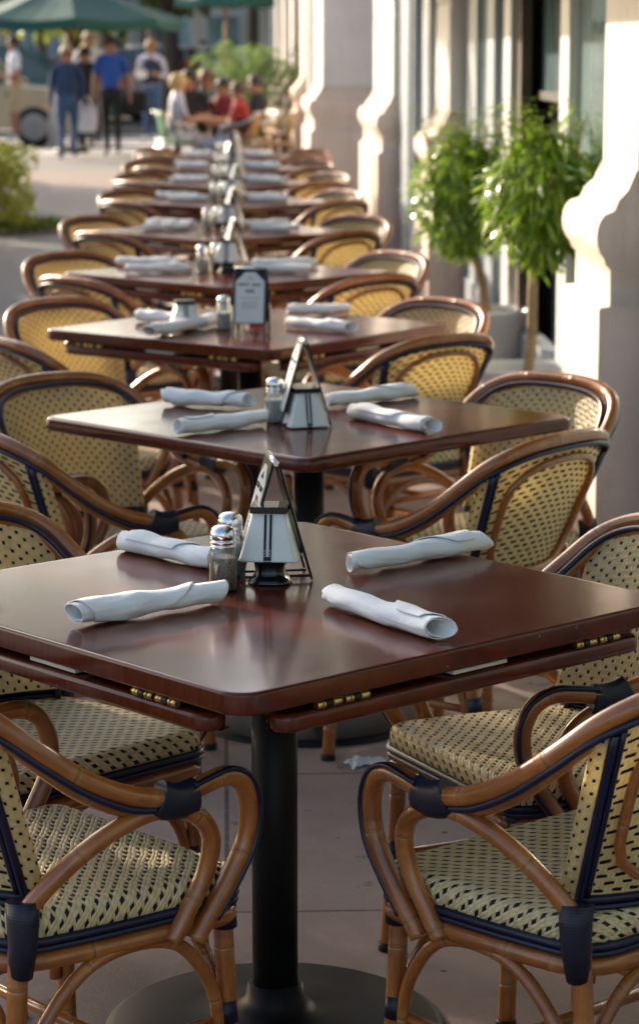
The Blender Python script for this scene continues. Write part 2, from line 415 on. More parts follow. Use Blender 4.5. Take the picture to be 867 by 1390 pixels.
sc.cycles.max_bounces=6; sc.cycles.transmission_bounces=6; sc.cycles.transparent_max_bounces=8
sc.cycles.caustics_reflective=False; sc.cycles.caustics_refractive=False; sc.cycles.sample_clamp_indirect=6
sc.cycles.use_denoising=True
ROW=-.038       # the café row and the façade drift left with distance: dx per metre

# ------------------------------------------------------------------ chair
def mirror(P,s): return [(x*s,y,z) for x,y,z in P]
def make_chair():
    root=empty('rattan_armchair')
    zs=.43
    o=fillet([(-.185,-.20),(.185,-.20),(.228,.20),(-.228,.20)],[.07,.07,.035,.035],8)
    o=dense(o,.03); o=[(x*(1+.05*cos(PI*y/.42)),y) for x,y in o]
    MB().slab(o,[(.02,zs),(.012,zs-.0015),(.005,zs-.005),(.001,zs-.011),(0,zs-.018),(0,zs-.045),(.02,zs-.047)],dome=-.004,inner=8).build('seat',M['weave'],root)
    tr=[(x*1.006,y*1.006,zs-.043) for x,y in o]
    b=MB(); b.tube(tr,.0065,8,True); b.tube([(x*1.004,y*1.004,zs-.054) for x,y in o],.0055,8,True)
    b.build('seat_piping',M['navys'],root)
    b=MB(); b.tube([(x*.965,y*.965,zs-.074) for x,y in o],.0145,10,True)
    b.build('seat_frame',M['rattan'],root)
    # backrest
    def bp(s_,t,off=0):
        hw=.166+.050*t; x=hw*s_; y=-.190-.108*t+.052*s_*s_
        top=.764-.046*s_*s_; z=.452+(top-.452)*t
        return Vector((x,y+off,z))
    NU,NV=20,16
    b=MB()
    b.grid(lambda u,v:bp(u*2-1,v,.012),NU,NV,0,lambda u,v:((u*2-1)*.2,v*.33))
    b.grid(lambda u,v:bp(1-u*2,v,-.012),NU,NV,1,lambda u,v:((1-u*2)*.2,v*.33))
    for sgn in (-1,1):   # rolled woven sides
        def side(u,v,sgn=sgn):
            a=PI*u if sgn>0 else PI*(1-u); p=bp(sgn,v); return p+Vector((sgn*.011*sin(a),.015*cos(a),0))
        b.grid(side,6,NV,0,lambda u,v:(u*.045,v*.33))
    b.build('backrest',[M['weavef'],M['weaveb']],root)
    b=MB()
    for sgn in (-1,1):
        b.tube([bp(sgn*.985,t/10)+Vector((0,-.017,0)) for t in range(-1,11)],.0068,8)
        b.tube([bp(sgn*.93,t/10)+Vector((0,-.017,0)) for t in range(0,11)],.0055,8)
    b.tube([bp(s/8,.0)+Vector((0,-.014,-.006)) for s in range(-8,9)],.0065,8)
    b.tube([bp(s/8,.0)+Vector((0,-.014,-.018)) for s in range(-8,9)],.0055,8)
    b.build('backrest_piping',M['navys'],root)
    hoop=[]
    for k in range(28):
        a=2*PI*k/28; e=4.2; c,s_=cos(a),sin(a); q=1/((abs(c)**e+abs(s_)**e)**(1/e)); hoop.append(bp(c*q*.80,.50+s_*q*.42)+Vector((0,-.023,0)))
    MB().tube(hoop,.0085,9,True).build('back_hoop',M['rattan'],root)
    # main rail over the back and down into both arms
    half=[(.0,-.312,.783),(.11,-.304,.778),(.182,-.282,.760),(.224,-.245,.730),(.244,-.192,.684),(.255,-.122,.632),(.261,-.052,.596),(.264,.008,.579),(.262,.055,.575),(.258,.10,.582),(.252,.147,.583),(.247,.180,.564),(.243,.195,.525),(.241,.190,.475),(.239,.162,.425),(.236,.125,.375),(.233,.098,.338)]
    path=[(-x,y,z) for x,y,z in half[:0:-1]]+half
    sm=crom(path,5)
    MB().tube(sm,.0150,14).build('arm_rail',M['rattan'],root)
    under=[(.0,-.294,.761),(.11,-.286,.756),(.176,-.268,.739),(.211,-.235,.709),(.231,-.186,.662),(.242,-.120,.609),(.249,-.055,.574),(.254,.0,.560)]
    up=[(-x,y,z) for x,y,z in under[:0:-1]]+under
    MB().tube(crom(up,5),.0105,10).build('lower_rail',M['rattan'],root)
    b=MB()
    strip=[(0,-.320,.764),(.11,-.313,.759),(.188,-.290,.741),(.232,-.248,.711),(.252,-.192,.664),(.263,-.122,.613),(.269,-.052,.577),(.270,.0,.565)]
    b.tube(crom([(-x,y,z) for x,y,z in strip[:0:-1]]+strip,5),.0058,8)
    b.tube(crom([(-x,y+.020,z-.006) for x,y,z in strip[4:0:-1]]+[(x,y+.020,z-.006) for x,y,z in strip[:5]],5),.0048,6)
    fp=[(x*.965,y+.011,z+.008) for x,y,z in under[:7]]
    b.tube(crom([(-x,y,z) for x,y,z in fp[:0:-1]]+fp,5),.0062,8)
    for s in (-1,1):
        fr=[(.274,.065,.588),(.270,.10,.593),(.263,.148,.595),(.257,.190,.572),(.254,.208,.527),(.252,.201,.47),(.250,.172,.42),(.246,.130,.365)]
        b.tube(crom(mirror(fr,s),5),.0046,8)
    b.build('rail_piping',M['navys'],root)
    for s in (-1,1):
        bow=[(.200,-.190,.432),(.218,-.158,.475),(.238,-.105,.520),(.252,-.045,.550),(.258,.01,.560),(.258,.055,.551),(.254,.095,.528),(.248,.118,.490),(.241,.112,.44),(.235,.085,.39),(.229,.058,.345)]
        MB().tube(crom(mirror(bow,s),6),.0142,12).build('arm_bow',M['rattan'],root)
        cen=[(.263,.005,.580),(.263,.025,.571),(.262,.05,.567),(.260,.075,.569)]
        MB().tube(crom(mirror(cen,s),4),.0198,14,sx=1.42,sy=.84).build('arm_binding',M['navy'],root)
        MB().tube([(s*.197,-.185,.456),(s*.2,-.186,.43),(s*.198,-.186,.39),(s*.19,-.184,.345)],[.0235,.0225,.020,.0165],12,sx=1,sy=1.15).build('post_binding',M['navy'],root)
        MB().tube([(s*.20,.182,.40),(s*.20,.183,.36),(s*.2,.184,.33)],.019,12).build('leg_binding',M['navy'],root)
        MB().tube([(s*.200,.184,.215),(s*.202,.186,.18)],.0175,12).build('leg_binding',M['navy'],root)
        MB().tube([(s*.188,-.205,.215),(s*.190,-.209,.18)],.0175,12).build('leg_binding',M['navy'],root)
        for P in ([(s*.198,.180,.40),(s*.202,.187,.2),(s*.208,.198,.012)],[(s*.185,-.182,.42),(s*.188,-.2,.2),(s*.198,-.245,.012)]):
            lg=MB().tube(crom(P,6),.0150,12).build('leg',M['rattan'],root)
            MB().lathe([(.0165,0),(.0175,.004),(.0175,.016),(.016,.02)],12,(P[-1][0],P[-1][1],0)).build('foot_cap',M['black'],lg)
        # arched brace under the seat side
        MB().tube(crom([(s*.203,.17,.14),(s*.205,.155,.24),(s*.208,.09,.325),(s*.208,0,.348),(s*.203,-.09,.325),(s*.195,-.165,.24),(s*.193,-.195,.14)],5),.0105,9).build('brace',M['rattan'],root)
    for y,sg in ((.184,1),(-.198,-1)):
        MB().tube(crom([(-.19,y,.14),(-.175,y,.24),(-.10,y,.325),(0,y,.345),(.10,y,.325),(.175,y,.24),(.19,y,.14)],5),.0105,9).build('brace',M['rattan'],root)
    for s in (-1,1):
        MB().tube([(s*.20,.17,.185),(s*.19,-.19,.185)],.0095,8).build('stretcher',M['rattan'],root)
    MB().tube([(-.195,0,.187),(.195,0,.187)],.0095,8).build('stretcher',M['rattan'],root)
    return root

# ------------------------------------------------------------------ table
TS=.93
def make_table(leaves=True,s=TS,bull=.006):
    root=empty('cafe_table')
    h=s/2; o=dense(fillet([(-h,-h),(h,-h),(h,h),(-h,h)],.045,8),.08)
    r=bull; zt=.75; th=.034
    prof=[(r+.004,zt)]+[(r*(1-sin(a)),zt-r*(1-cos(a))) for a in [PI/2*k/5 for k in range(6)]]+[(r*(1-cos(a)),zt-th+r*(1-sin(a))) for a in [PI/2*k/5 for k in range(6)]]
    MB().slab(o,prof,inner=2).build('table_top',M['wood'],root)
    if leaves:
        c=.435; Rr=.67; base=math.sqrt(Rr*Rr-c*c)
        for k in range(4):
            pts=[(c,0)]; a0=math.asin(c/Rr)
            arc=[(Rr*sin(a),Rr*cos(a)-base) for a in [a0-2*a0*i/14 for i in range(15)]]
            poly=[(x,y) for x,y in arc]
            pp=fillet(poly,[.028]+[0]*13+[.028],6)
            m=Matrix.Rotation(k*PI/2,3,'Z'); inset=h-.002
            pl=[]
            for x,y in pp:
                v=m@Vector((x,-inset+y,0)); pl.append((v.x,v.y))
            zl=zt-th-.011
            pr=[(.011,zl)]+[(.009*(1-sin(a)),zl-.009*(1-cos(a))) for a in [PI/2*q/4 for q in range(5)]]+[(.009*(1-cos(a)),zl-.028+.009*(1-sin(a))) for a in [PI/2*q/4 for q in range(5)]]
            area=sum(pl[i-1][0]*pl[i][1]-pl[i][0]*pl[i-1][1] for i in range(len(pl)))
            if area<0: pl=pl[::-1]
            lf=recalc(MB().slab(pl,pr,inner=2).build('drop_leaf',M['wood'],root))
            for dx in (-.27,.27):
                hg=MB(); hb=MB(); zz=zt-th-.0055; yy=-inset+.004
                for g in (-.027,.027):
                    for (a_,b_,mb,rr) in ((-.023,-.013,hg,.0058),(-.0122,-.0088,hg,.0062),(-.008,.006,hb,.0056),(.0068,.0102,hg,.0062),(.011,.023,hg,.0058)):
                        mb.tube([m@Vector((dx+g+a_,yy,zz)),m@Vector((dx+g+b_,yy,zz))],rr,10)
                hg.box(m@Vector((dx,yy+.012,zz+.0035)),(.10,.018,.0015),k*PI/2)
                hg.build('hinge',M['brass'],root); hb.build('hinge_bush',M['black'],root)
            q=m@Vector((.015,-inset+.03,zt-th-.0055)); MB().box(q,(.115,.045,.006),k*PI/2,.001).build('leaf_slide',M['supp'],root)
    MB().box((0,0,zt-th-.04-.006),(.34,.34,.012),0,.002).build('top_plate',M['black'],root)
    MB().lathe([(.038,.03),(.038,.70)],28).build('pedestal',M['black'],root)
    MB().lathe([(.285,0),(.285,.012),(.27,.02),(.16,.030),(.07,.042),(.05,.06),(.045,.09)],40).build('base_plate',M['black'],root)
    return root

# ------------------------------------------------------------------ tabletop things
def napkin_mesh(seed,L=.25,rad=.0245):
    rnd=random.Random(seed); turns=2.2; NS,NUU=96,54
    ph=[rnd.uniform(0,6.28) for _ in range(6)]; d1=rnd.uniform(.35,.75); dirn=rnd.choice((-1,1)); pin=rnd.uniform(.25,.7)
    def fn(u,v):
        th=turns*2*PI*u; k=u
        r=rad*(.56+.38*k)
        x0,x1=-L/2,L/2
        # diagonal outer corner of the folded cloth
        q=max(0,(u-(1-.42))/.42)
        if dirn>0: x1=L/2-q*L*d1; x0=-L/2+q*L*.10
        else: x0=-L/2+q*L*d1; x1=L/2-q*L*.10
        x0+= .012*(1-u)*sin(ph[0]*3)-.006*sin(th+ph[1]); x1+=.012*(1-u)*sin(ph[2])+.010*sin(th+ph[3])
        x=x0+(x1-x0)*v; xn=x/L
        rr=r*(1+.06*sin(xn*9+ph[4])+.06*sin(xn*17+th+ph[5])-.10*math.exp(-((xn-(pin-.5))/.10)**2)+.03*abs(xn)*2)
        rr*=1+.045*noise.noise(Vector((x*26,cos(th)*1.5,sin(th)*1.5+seed)))+.05*(1-abs(noise.noise(Vector((x*13+cos(th)*1.2,sin(th)*2.2,seed*3.1))))*2)**3-.02
        y=rr*cos(th+ph[0])*1.14+.004*sin(xn*4+ph[1]); z=rr*sin(th+ph[0])*.88
        return (x,y,z+rad*.93)
    b=MB(); b.grid(fn,NS,NUU); zmin=min(p[2] for p in b.v); b.v=[(x,y,z-zmin+.0012) for x,y,z in b.v]
    return b.mesh('rolled_napkin',M['cloth'])
NAPS=[napkin_mesh(k) for k in (3,11,8,21,5,14)]
def napkin(k,a,b_,label,z=.75):
    o=bpy.data.objects.new('rolled_napkin',NAPS[k%len(NAPS)]); COL.objects.link(o)
    d=Vector(b_[:2])-Vector(a[:2]); c=(Vector(a[:2])+Vector(b_[:2]))/2
    o.location=(c.x,c.y,z); o.rotation_euler.z=math.atan2(d.y,d.x); o.scale.x=d.length/.25
    m=o.modifiers.new('thick','SOLIDIFY'); m.thickness=.0013; m.offset=0
    return tag(o,label,'napkin','rolled white napkins on the café tables')
def make_shaker(fill):
    root=empty('glass_shaker'); root.scale=(1.12,1.12,1.12)
    MB().lathe([(.0195,0),(.0205,.004),(.0205,.046),(.0195,.056),(.0165,.063),(.0150,.066)],32,sq=5).build('glass_body',M['glass'],root)
    MB().lathe([(.0178,.0035),(.0182,.007),(.0182,.044),(.0165,.050)],28,sq=5).build('contents',M[fill],root)
    MB().lathe([(.0170,.064),(.0185,.065),(.0185,.0675),(.0172,.0685),(.0172,.070),(.0187,.071),(.0187,.0745),(.0174,.0755),(.0174,.077),(.0187,.078),(.0187,.084),(.0172,.091),(.0125,.0955),(.006,.0972),(.001,.0975)],28).build('cap',M['steel'],root)
    return root
def make_lamp(foot=True):
    root=empty('table_lamp')
    if foot: MB().lathe([(.036,0),(.0365,.004),(.033,.009),(.027,.013),(.0245,.022),(.027,.036),(.031,.046)],28,sq=3.2).build('base',M['blackgloss'],root)
    def fr(w0,w1,z0,z1,e=.006):
        def P(w): return fillet([(-w,-w),(w,-w),(w,w),(-w,w)],e,4)
        b=MB(); a=P(w0); c=P(w1); n=len(a)
        levels=[(a,z0-.0),(P(w0+.0015),z0+.002)]+[([(x+(c[i][0]-x)*t,y+(c[i][1]-y)*t) for i,(x,y) in enumerate(a)],z0+(z1-z0)*t) for t in (.08,.5,1)]
        rs=[[b.vert((x,y,z)) for x,y in p] for p,z in levels]
        for q in range(len(rs)-1):
            for i in range(n): k=(i+1)%n; b.face((rs[q][i],rs[q][k],rs[q+1][k],rs[q+1][i]))
        b.face(rs[0][::-1],None,0,True); b.face(rs[-1],None,0,True); return b
    sh=fr(.048,.028,.043,.121).build('shade',M['shade'],root)
    MB().box((0,0,.1265),(.062,.062,.011),0,.0015).build('cap',M['blackgloss'],root)
    sl_=math.atan2(.020,.078)
    for k in (0,2):
        m=Matrix.Rotation(k*PI/2,4,'Z')
        b=MB()
        for dx in (-.0045,.0045):
            X=m@Matrix.Translation((dx,-.0385,.082))@Matrix.Rotation(-sl_,4,'X')
            b.box(None,(.0040,.0022,.078),mat=X)
        b.box(None,(.013,.0026,.010),mat=m@Matrix.Translation((0,-.0474,.047))@Matrix.Rotation(-sl_,4,'X'))
        b.build('strip',M['black'],root)
        st=MB()
        for dx in (-.0045,.0045):
            for q in range(3):
                z=.053+q*.0045; y=-.0488+(z-.043)*.2564-.0014
                p=m@Vector((dx,y,z)); st.lathe([(.0011,-.001),(.0013,0),(.0011,.001)],8,p)
        st.build('stud',M['steel'],root)
    return root
def drop(root,dz):
    for o in bpy.data.objects:
        if o.parent is root: o.location.z-=dz
    MB().lathe([(.030,0),(.030,.004),(.02,.006)],20).build('base',M['blackgloss'],root)
    return root
def make_tent():
    root=empty('menu_stand'); H=.20; bw=.060; wdt=.105
    for s in (-1,1):
        top=Vector((s*.004,0,H)); bot=Vector((s*bw,0,.002)); d=(top-bot); L=d.length; ang=math.atan2(d.x,d.z)
        X=Matrix.Translation((top+bot)/2)@Matrix.Rotation(ang,4,'Y')
        fb=MB(); fb.box(None,(.004,wdt,L-.032),mat=X@Matrix.Translation((0,0,.016)),bev=.001); f=fb.build('frame_panel',M['black'],root)
        for yy in (-wdt/2+.004,wdt/2-.004): MB().box(None,(.0042,.007,L),mat=X@Matrix.Translation((0,yy,0))).build('leg',M['blackgloss'],root)
        n=Vector((s*cos(ang)*1,0,0)); 
        Y=X@Matrix.Translation((s*.0026,0,.012))
        # octagonal-topped card
        b=MB(); w2=wdt*.42; h2=L*.385; c=.028
        poly=[(-w2,-h2),(w2,-h2),(w2,h2-c),(w2-c,h2),(-w2+c,h2),(-w2,h2-c)]
        ids=[b.vert(Y@Vector((s*.0006,x,z))) for x,z in poly]; ids2=[b.vert(Y@Vector((-s*.0006,x,z))) for x,z in poly]
        b.face(ids,None,0,True); b.face(ids2[::-1],None,0,True)
        for i in range(6): k=(i+1)%6; b.face((ids[i],ids[k],ids2[k],ids2[i]),None,0,True)
        cd_=recalc(b.build('card',M['card'],root,False))
        b=MB()
        def mark(x,z,w_,h_): b.box(None,(.0005,w_,h_),mat=Y@Matrix.Translation((s*.0011,x,z)))
        def squig(x0,x1,z,amp,n,w_):
            P=[Y@Vector((s*.0012,x0+(x1-x0)*t/n,z+amp*sin(t*2.1)*(1 if t%3 else .4))) for t in range(n+1)]
            b.tube(crom(P,2),w_,5)
        squig(-.034,-.006,.040,.0045,12,.0011); squig(.004,.036,.041,.0045,14,.0011)
        P=[Y@Vector((s*.0012,x,z)) for x,z in ((-.008,.056),(0,.066),(.008,.056))]; b.tube(P,.0010,5)
        for q in range(4): mark(-.0105+q*.007,.020,.0045,.010)
        for q,zz in enumerate((-.002,-.016,-.024,-.032)): mark(0,zz,.062-.012*(q>0),.0012)
        b.build('print',M['ink'],cd_)
    b=MB(); b.box((0,0,.008),(bw*1.9,.004,.004)); b.box((0,-.046,.008),(bw*1.95,.004,.005)); b.build('cross_bar',M['blackgloss'],root)
    b=MB(); b.tube([(0,-wdt/2,H),(0,wdt/2,H)],.0055,10); b.build('ridge',M['steel'],root)
    return root

# ------------------------------------------------------------------ lay out the row
ORD=['front','second','third','fourth','fifth','sixth','seventh','eighth','ninth']
TAB=[(-.074,4.021,-3),(-.027,6.022,0),(-.221,8.0,7.6),(-.36,9.95,2),(-.44,12.2,-3),(-.50,14.5,4),(-.57,16.5,-2),(-.633,18.4,3),(-.70,20.35,0)]
CH_REL={'near left':(-.37,-.45,46),'near right':(.40,-.40,130),'far left':(-.47,.22,-48),'far right':(.43,.23,224)}
CHFIX={(0,'near left'):(-.413,3.638,43),(0,'near right'):(.389,3.622,130),(0,'far left'):(-.50,4.36,-46),(0,'far right'):(.395,4.30,207),(1,'near left'):(-.54,5.78,36),(1,'near right'):(.305,5.67,140),(2,'near left'):(-.69,7.50,36)}
chair0=make_chair(); t0=make_table(); t1=make_table(False,.92,.014)
shp=make_shaker('pepper'); shs=make_shaker('salt'); lamp0=make_lamp(); lamp1=drop(make_lamp(False),.040); tent0=make_tent()
reg(None)
used=set()
def inst(proto,loc,rz,label,cat,group=None):
    if proto.name in used: o=copy_tree(proto)
    else: o=proto; used.add(proto.name)
    o.location=loc; o.rotation_euler=(0,0,rz); return tag(o,label,cat,group)
rnd=random.Random(5)
looks={'near left':'back to viewer','near right':'back to viewer','far left':'facing viewer','far right':'facing viewer'}
for i,(x,y,a) in enumerate(TAB):
    od=ORD[i]
    tl={0:'large dark mahogany square table nearest the viewer, leaves folded under its top',1:'second mahogany square table with thick rounded edge and no folded leaves',2:'reddish glossy third table carrying the menu card that faces the viewer'}.get(i,f'dark wood square café table, {od} from the front of the row')
    inst(t1 if i==1 else t0,(x,y,0),R(a+45),tl,'table','square tables in the café row')
    for k,(dx,dy,h) in CH_REL.items():
        if (i,k) in CHFIX: cx,cy,h=CHFIX[(i,k)]
        else:
            j=.03 if i>2 else .0
            cx,cy=x+dx+rnd.uniform(-j,j),y+dy+rnd.uniform(-j,j); h+=rnd.uniform(-6,6) if i>2 else 0
        inst(chair0,(cx,cy,0),R(h-90),f'rattan armchair {looks[k]}, {k} side of the {od} table','armchair','rattan armchairs around the café tables')
# napkins: explicit for the first three tables, patterned further back
P=lambda u,v:onz(u,v,.75)
naps=[(0,P(168,748),P(300,774),'bluish white rolled napkin behind the pepper shaker on the front table'),
 (1,P(97,852),P(299,818),'thick rolled napkin with open hollow end at near left of the front table'),
 (2,P(479,778),P(656,748),'creamy rolled napkin lying behind on the right half of the front table'),
 (3,P(448,822),P(603,872),'rolled napkin with pointed flap and open end nearest the front table edge'),
 (4,P(224,550),P(342,556),'lumpy bluish rolled napkin at the far left of the second table'),
 (5,P(238,592),P(358,577),'rolled napkin with open end at the near left of the second table'),
 (2,P(446,554),P(560,540),'cream rolled napkin at the far right of the second table'),
 (0,P(478,568),P(585,588),'blue tinted rolled napkin at the near right of the second table'),
 (1,P(184,437),P(262,441),'rolled napkin behind the loose white shade on the third table'),
 (4,P(204,459),P(305,441),'long rolled napkin in front of the loose white shade on the third table'),
 (5,P(388,429),P(473,427),'cream rolled napkin behind the blue one on the third table'),
 (3,P(391,445),P(479,453),'blue tinted rolled napkin at the near right of the third table')]
for k,a,b_,l in naps: napkin(k,a,b_,l)
for i in range(3,9):
    x,y,a=TAB[i]
    for q,(dx,dy,ang,w_) in enumerate(((-.30,.20,-8,'far left'),(-.27,-.06,18,'near left'),(.20,.18,5,'far right'),(.22,-.08,-14,'near right'))):
        dx+=rnd.uniform(-.03,.03); dy+=rnd.uniform(-.03,.03); ang+=rnd.uniform(-12,12)
        c=Vector((x+dx,y+dy)); d=Vector((cos(R(ang)),sin(R(ang))))*.12
        napkin(rnd.randrange(6),c-d,c+d,f'rolled white napkin at the {w_} of the {ORD[i]} table')
def onT(proto,u,v,rz,label,cat,group): return inst(proto,P(u,v),R(rz),label,cat,group)
G1,G2,G3='salt and pepper shakers on the tables','small table lamps with white shades','folding menu stands on the tables'
onT(shp,303,801,8,'square glass pepper shaker with steel cap beside the lamp on the front table','shaker',G1)
onT(shs,313,781,20,'glass salt shaker half hidden behind the pepper shaker on the front table','shaker',G1)
onT(lamp0,367,790,-5,'white shaded lamp on a black foot at the middle of the front table','table lamp',G2)
onT(tent0,370,781,8,'tent shaped black menu stand behind the lamp on the front table','menu stand',G3)
onT(shs,373,574,8,'glass salt shaker glinting left of the lamp on the second table','shaker',G1)
onT(lamp1,413,578,16,'low white lamp with black stripes on the second table','table lamp',G2)
onT(tent0,411,576,8,'tent shaped menu stand rising behind the lamp on the second table','menu stand',G3)
onT(shs,304,448,8,'glass salt shaker left of the facing menu card on the third table','shaker',G1)
onT(lamp0,347,436,0,'white shaded lamp with black foot behind the facing menu card on the third table','table lamp',G2)
onT(lamp1,251,447,10,'sunlit white shaded lamp between the napkins on the third table','table lamp',G2)
onT(tent0,341,452,84,'menu stand turned to show its printed card on the third table','menu stand',G3)
for i in range(3,9):
    x,y,a=TAB[i]; od=ORD[i]
    inst(shs,(x-.10,y-.03,.75),.3,f'glass salt shaker on the {od} table','shaker',G1)
    inst(shp,(x-.05,y+.05,.75),.3,f'glass pepper shaker on the {od} table','shaker',G1)
    inst(lamp0,(x+.0,y-.03,.75),R(rnd.uniform(-20,20)),f'white shaded table lamp at the middle of the {od} table','table lamp',G2)
    inst(tent0,(x+.02,y+.09,.75),R(rnd.uniform(-25,15)),f'folding menu stand behind the lamp on the {od} table','menu stand',G3)

# ------------------------------------------------------------------ ground
def sheet(name,x0,x1,y0,y1,z,mat,label=None,rz=0):
    b=MB(); ids=[b.vert(p) for p in ((x0,y0,z),(x1,y0,z),(x1,y1,z),(x0,y1,z))]; b.face(ids)
    return tag(b.build(name,mat,None,False),label,None,None,'structure')
sheet('ground',-700,700,-50,1300,-.16,M['ground'])
# raised pavement slab with a real kerb
b=MB(); b.box((12,15.5,-.0775),(50,45,.155),0,.01); o=tag(b.build('sidewalk',M['pave'],None,False),'grey brown concrete pavement with scored joints under the tables',None,None,'structure')
b=MB(); b.box((12,39.1,-.075),(50,2.1,.15),0,.01); tag(b.build('kerb_ramp',M['kerb'],None,False),'pale kerb ramp at the crossing',None,None,'structure')
def mk_seat_pave():
    k=NT('brown_scored_paving'); g=k.tc('Object'); b=k.n('ShaderNodeTexBrick'); b.offset=0; k.t.links.new(g,b.inputs['Vector'])
    b.inputs['Color1'].default_value=(.28,.200,.170,1); b.inputs['Color2'].default_value=(.34,.245,.21,1); b.inputs['Mortar'].default_value=(.06,.045,.04,1)
    b.inputs['Scale'].default_value=1; b.inputs['Brick Width'].default_value=.92; b.inputs['Row Height'].default_value=.92; b.inputs['Mortar Size'].default_value=.005
    n=k.noise(g,2.2,6,.65); n2=k.noise(g,26,4,.7)
    c=k.mix(k.ramp(n,[(.35,0),(.7,.6)]),b.outputs[0],(.15,.11,.095)); c=k.mix(k.ramp(n2,[(.5,0),(.8,.5)]),c,(.33,.27,.25))
    c=k.mix(k.ramp(k.noise(g,9,3,.5),[(.66,0),(.70,.6)]),c,(.08,.06,.05)); vg=k.n('ShaderNodeTexVoronoi'); vg.inputs['Scale'].default_value=9; k.t.links.new(g,vg.inputs['Vector']); c=k.mix(k.math('LESS_THAN',vg.outputs['Distance'],.075),c,(.06,.05,.045))
    k.set(Base_Color=c,Roughness=.7); k.bump(k.noise(g,150,4),.25,.003); return k.m
o=sheet('seating_paving',-1.02,2.2,-3,22.3,.0045,mk_seat_pave(),'brown scored paving under the café tables'); o.rotation_euler.z=-fa if False else R(2.18)
sheet('brick_band',-13,2,29.3,33.2,.004,M['brickp'],'pink brick paving band across the pavement')
sheet('road',-60,60,40.2,64,-.152,M['asphalt'],'asphalt road crossing behind the people')
for k in range(5): sheet('crossing_stripe',-6.5+0*k,3.5,41.2+k*2.1,42.3+k*2.1,-.147,M['paint'],'painted pale crossing stripe')
b=MB(); b.box((0,89,-.08),(120,50,.16),0,.01); tag(b.build('far_sidewalk',M['kerb'],None,False),'pavement beyond the crossing',None,None,'structure')

# ------------------------------------------------------------------ facade
def fx(K,y): return K+ROW*y
fa=math.atan(ROW)
def wallbox(b,K0,K1,y0,y1,z0,z1,bev=.004,mi=0):
    """box between offsets K0..K1 from the row line and distances y0..y1, sheared along the wall line"""
    pts=[]
    i=[]
    for z in (z0,z1):
        for (K,y) in ((K0,y0),(K1,y0),(K1,y1),(K0,y1)): i.append(b.vert((fx(K,y),y,z)))
    for f in ((0,3,2,1),(4,5,6,7),(0,1,5,4),(1,2,6,5),(2,3,7,6),(3,0,4,7)): b.face([i[k] for k in f],None,mi,True)
def profile_pier(b,prof,y0,y1,Kin,ret):
    """prof: (K, z, extra) stepping outline towards the street; the moulding returns round the ends"""
    rings=[]
    for K,z in prof:
        e=(prof_ref-K)
        e=max(0,e)*.35; Q=[(Kin,y0-e),(K,y0-e),(K,y1+e),(Kin,y1+e)]
        rings.append([b.vert((fx(Q[k][0],Q[k][1]),Q[k][1],z)) for k in (0,1,1,2,2,3)])
    for a,c in zip(rings,rings[1:]):
        for k in (0,2,4): b.face((a[k],a[k+1],c[k+1],c[k]),None,0,False)
    b.face([rings[-1][k] for k in (0,1,3,5)],None,0,True)
def pier(Ks,y0,y1,Kin,label,top=4.2,sc_=1):
    global prof_ref
    prof_ref=Ks
    root=empty('pilaster',(0,0,0),0,label,'pilaster','stone pilasters along the café front')
    d=.12*sc_
    pl=[(Ks-d,0),(Ks-d,.80),(Ks-d+.004,.812),(Ks-d+.035,.815)]
    pl+=[(Ks-d+.035,.93)]
    pl+=[(Ks-d+.02,.945)]+[(Ks-d+.030-.042*sin(t)*1.0,.96+.15*(1-cos(t))/2*1.0) for t in [PI*k/8 for k in range(1,8)]]+[(Ks-d+.045,1.115),(Ks-d+.06,1.15),(Ks-.03,1.18),(Ks-.004,1.24)]
    b=MB(); profile_pier(b,pl,y0,y1,Kin,0); recalc(b.build('plinth',M['plinth'],root,True))
    b=MB(); prof_ref=Ks
    sh=[(Ks,1.24)]
    z=1.24
    for zz in (1.86,2.5,3.14,3.78,top):
        sh+=[(Ks,zz-.012),(Ks+.01,zz-.006),(Ks+.01,zz+.006),(Ks,zz+.012)]
    profile_pier(b,sh,y0,y1,Kin,0); recalc(b.build('shaft',M['stucco'],root,False))
    b=MB(); wallbox(b,Ks-.1,Kin,y0-.1,y1+.1,top,top+.25); b.build('capital',M['stucco'],root,False)
    return root
KG=1.40   # glazing line
pier(1.304,8.0,8.72,1.9,'sunlit pale pilaster with rounded base moulding beside the right potted tree')
pier(1.304,14.7,15.6,1.9,'pale pilaster with round moulding just left of the left potted tree')
pier(1.304,19.6,22.0,1.9,'broad white pilaster left of the glazed shopfront')
pier(.955,24.5,26.6,1.9,'projecting grey white corner pier with beige plinth in the middle of the front')
ys=[31.5,36.5,41.5,47,53,60,68]
for k,y in enumerate(ys): pier(1.0,y,y+1.0,1.9,f'distant pale pilaster, {ORD[k]} one beyond the corner pier',4.2)
# upper storey and back wall as one building
bl=empty('cafe_building',(0,0,0),0,'pale plastered café building running along the right side','building')
b=MB(); wallbox(b,1.06,9,-3,24.3,4.42,9.0); wallbox(b,.7,9,24.3,75,4.42,9.0); recalc(b.build('upper_wall',simple('dark_unseen_upper_wall',(.055,.035,.026),.85,0,.2,2),bl,False))  # upper wall is out of view, coloured dark to deepen the table reflections
b=MB(); wallbox(b,1.62,1.95,-3,11.15,0,4.42); wallbox(b,1.62,1.95,12.45,75,0,4.42); wallbox(b,1.62,1.95,11.15,12.45,2.6,4.42); recalc(b.build('wall',M['walldark'],bl,False))
b=MB()
for yy in list(range(0,24,3)): wallbox(b,1.03,1.2,yy,yy+1.4,5.3,7.4)
for yy in list(range(26,70,3)): wallbox(b,.67,.8,yy,yy+1.4,5.3,7.4)
b.build('window',M['pane'],bl,False)
b=MB(); wallbox(b,.95,1.5,-3,24.3,8.8,9.15); wallbox(b,.6,1.2,24.3,75,8.8,9.15); b.build('cornice',M['stucco'],bl,False)
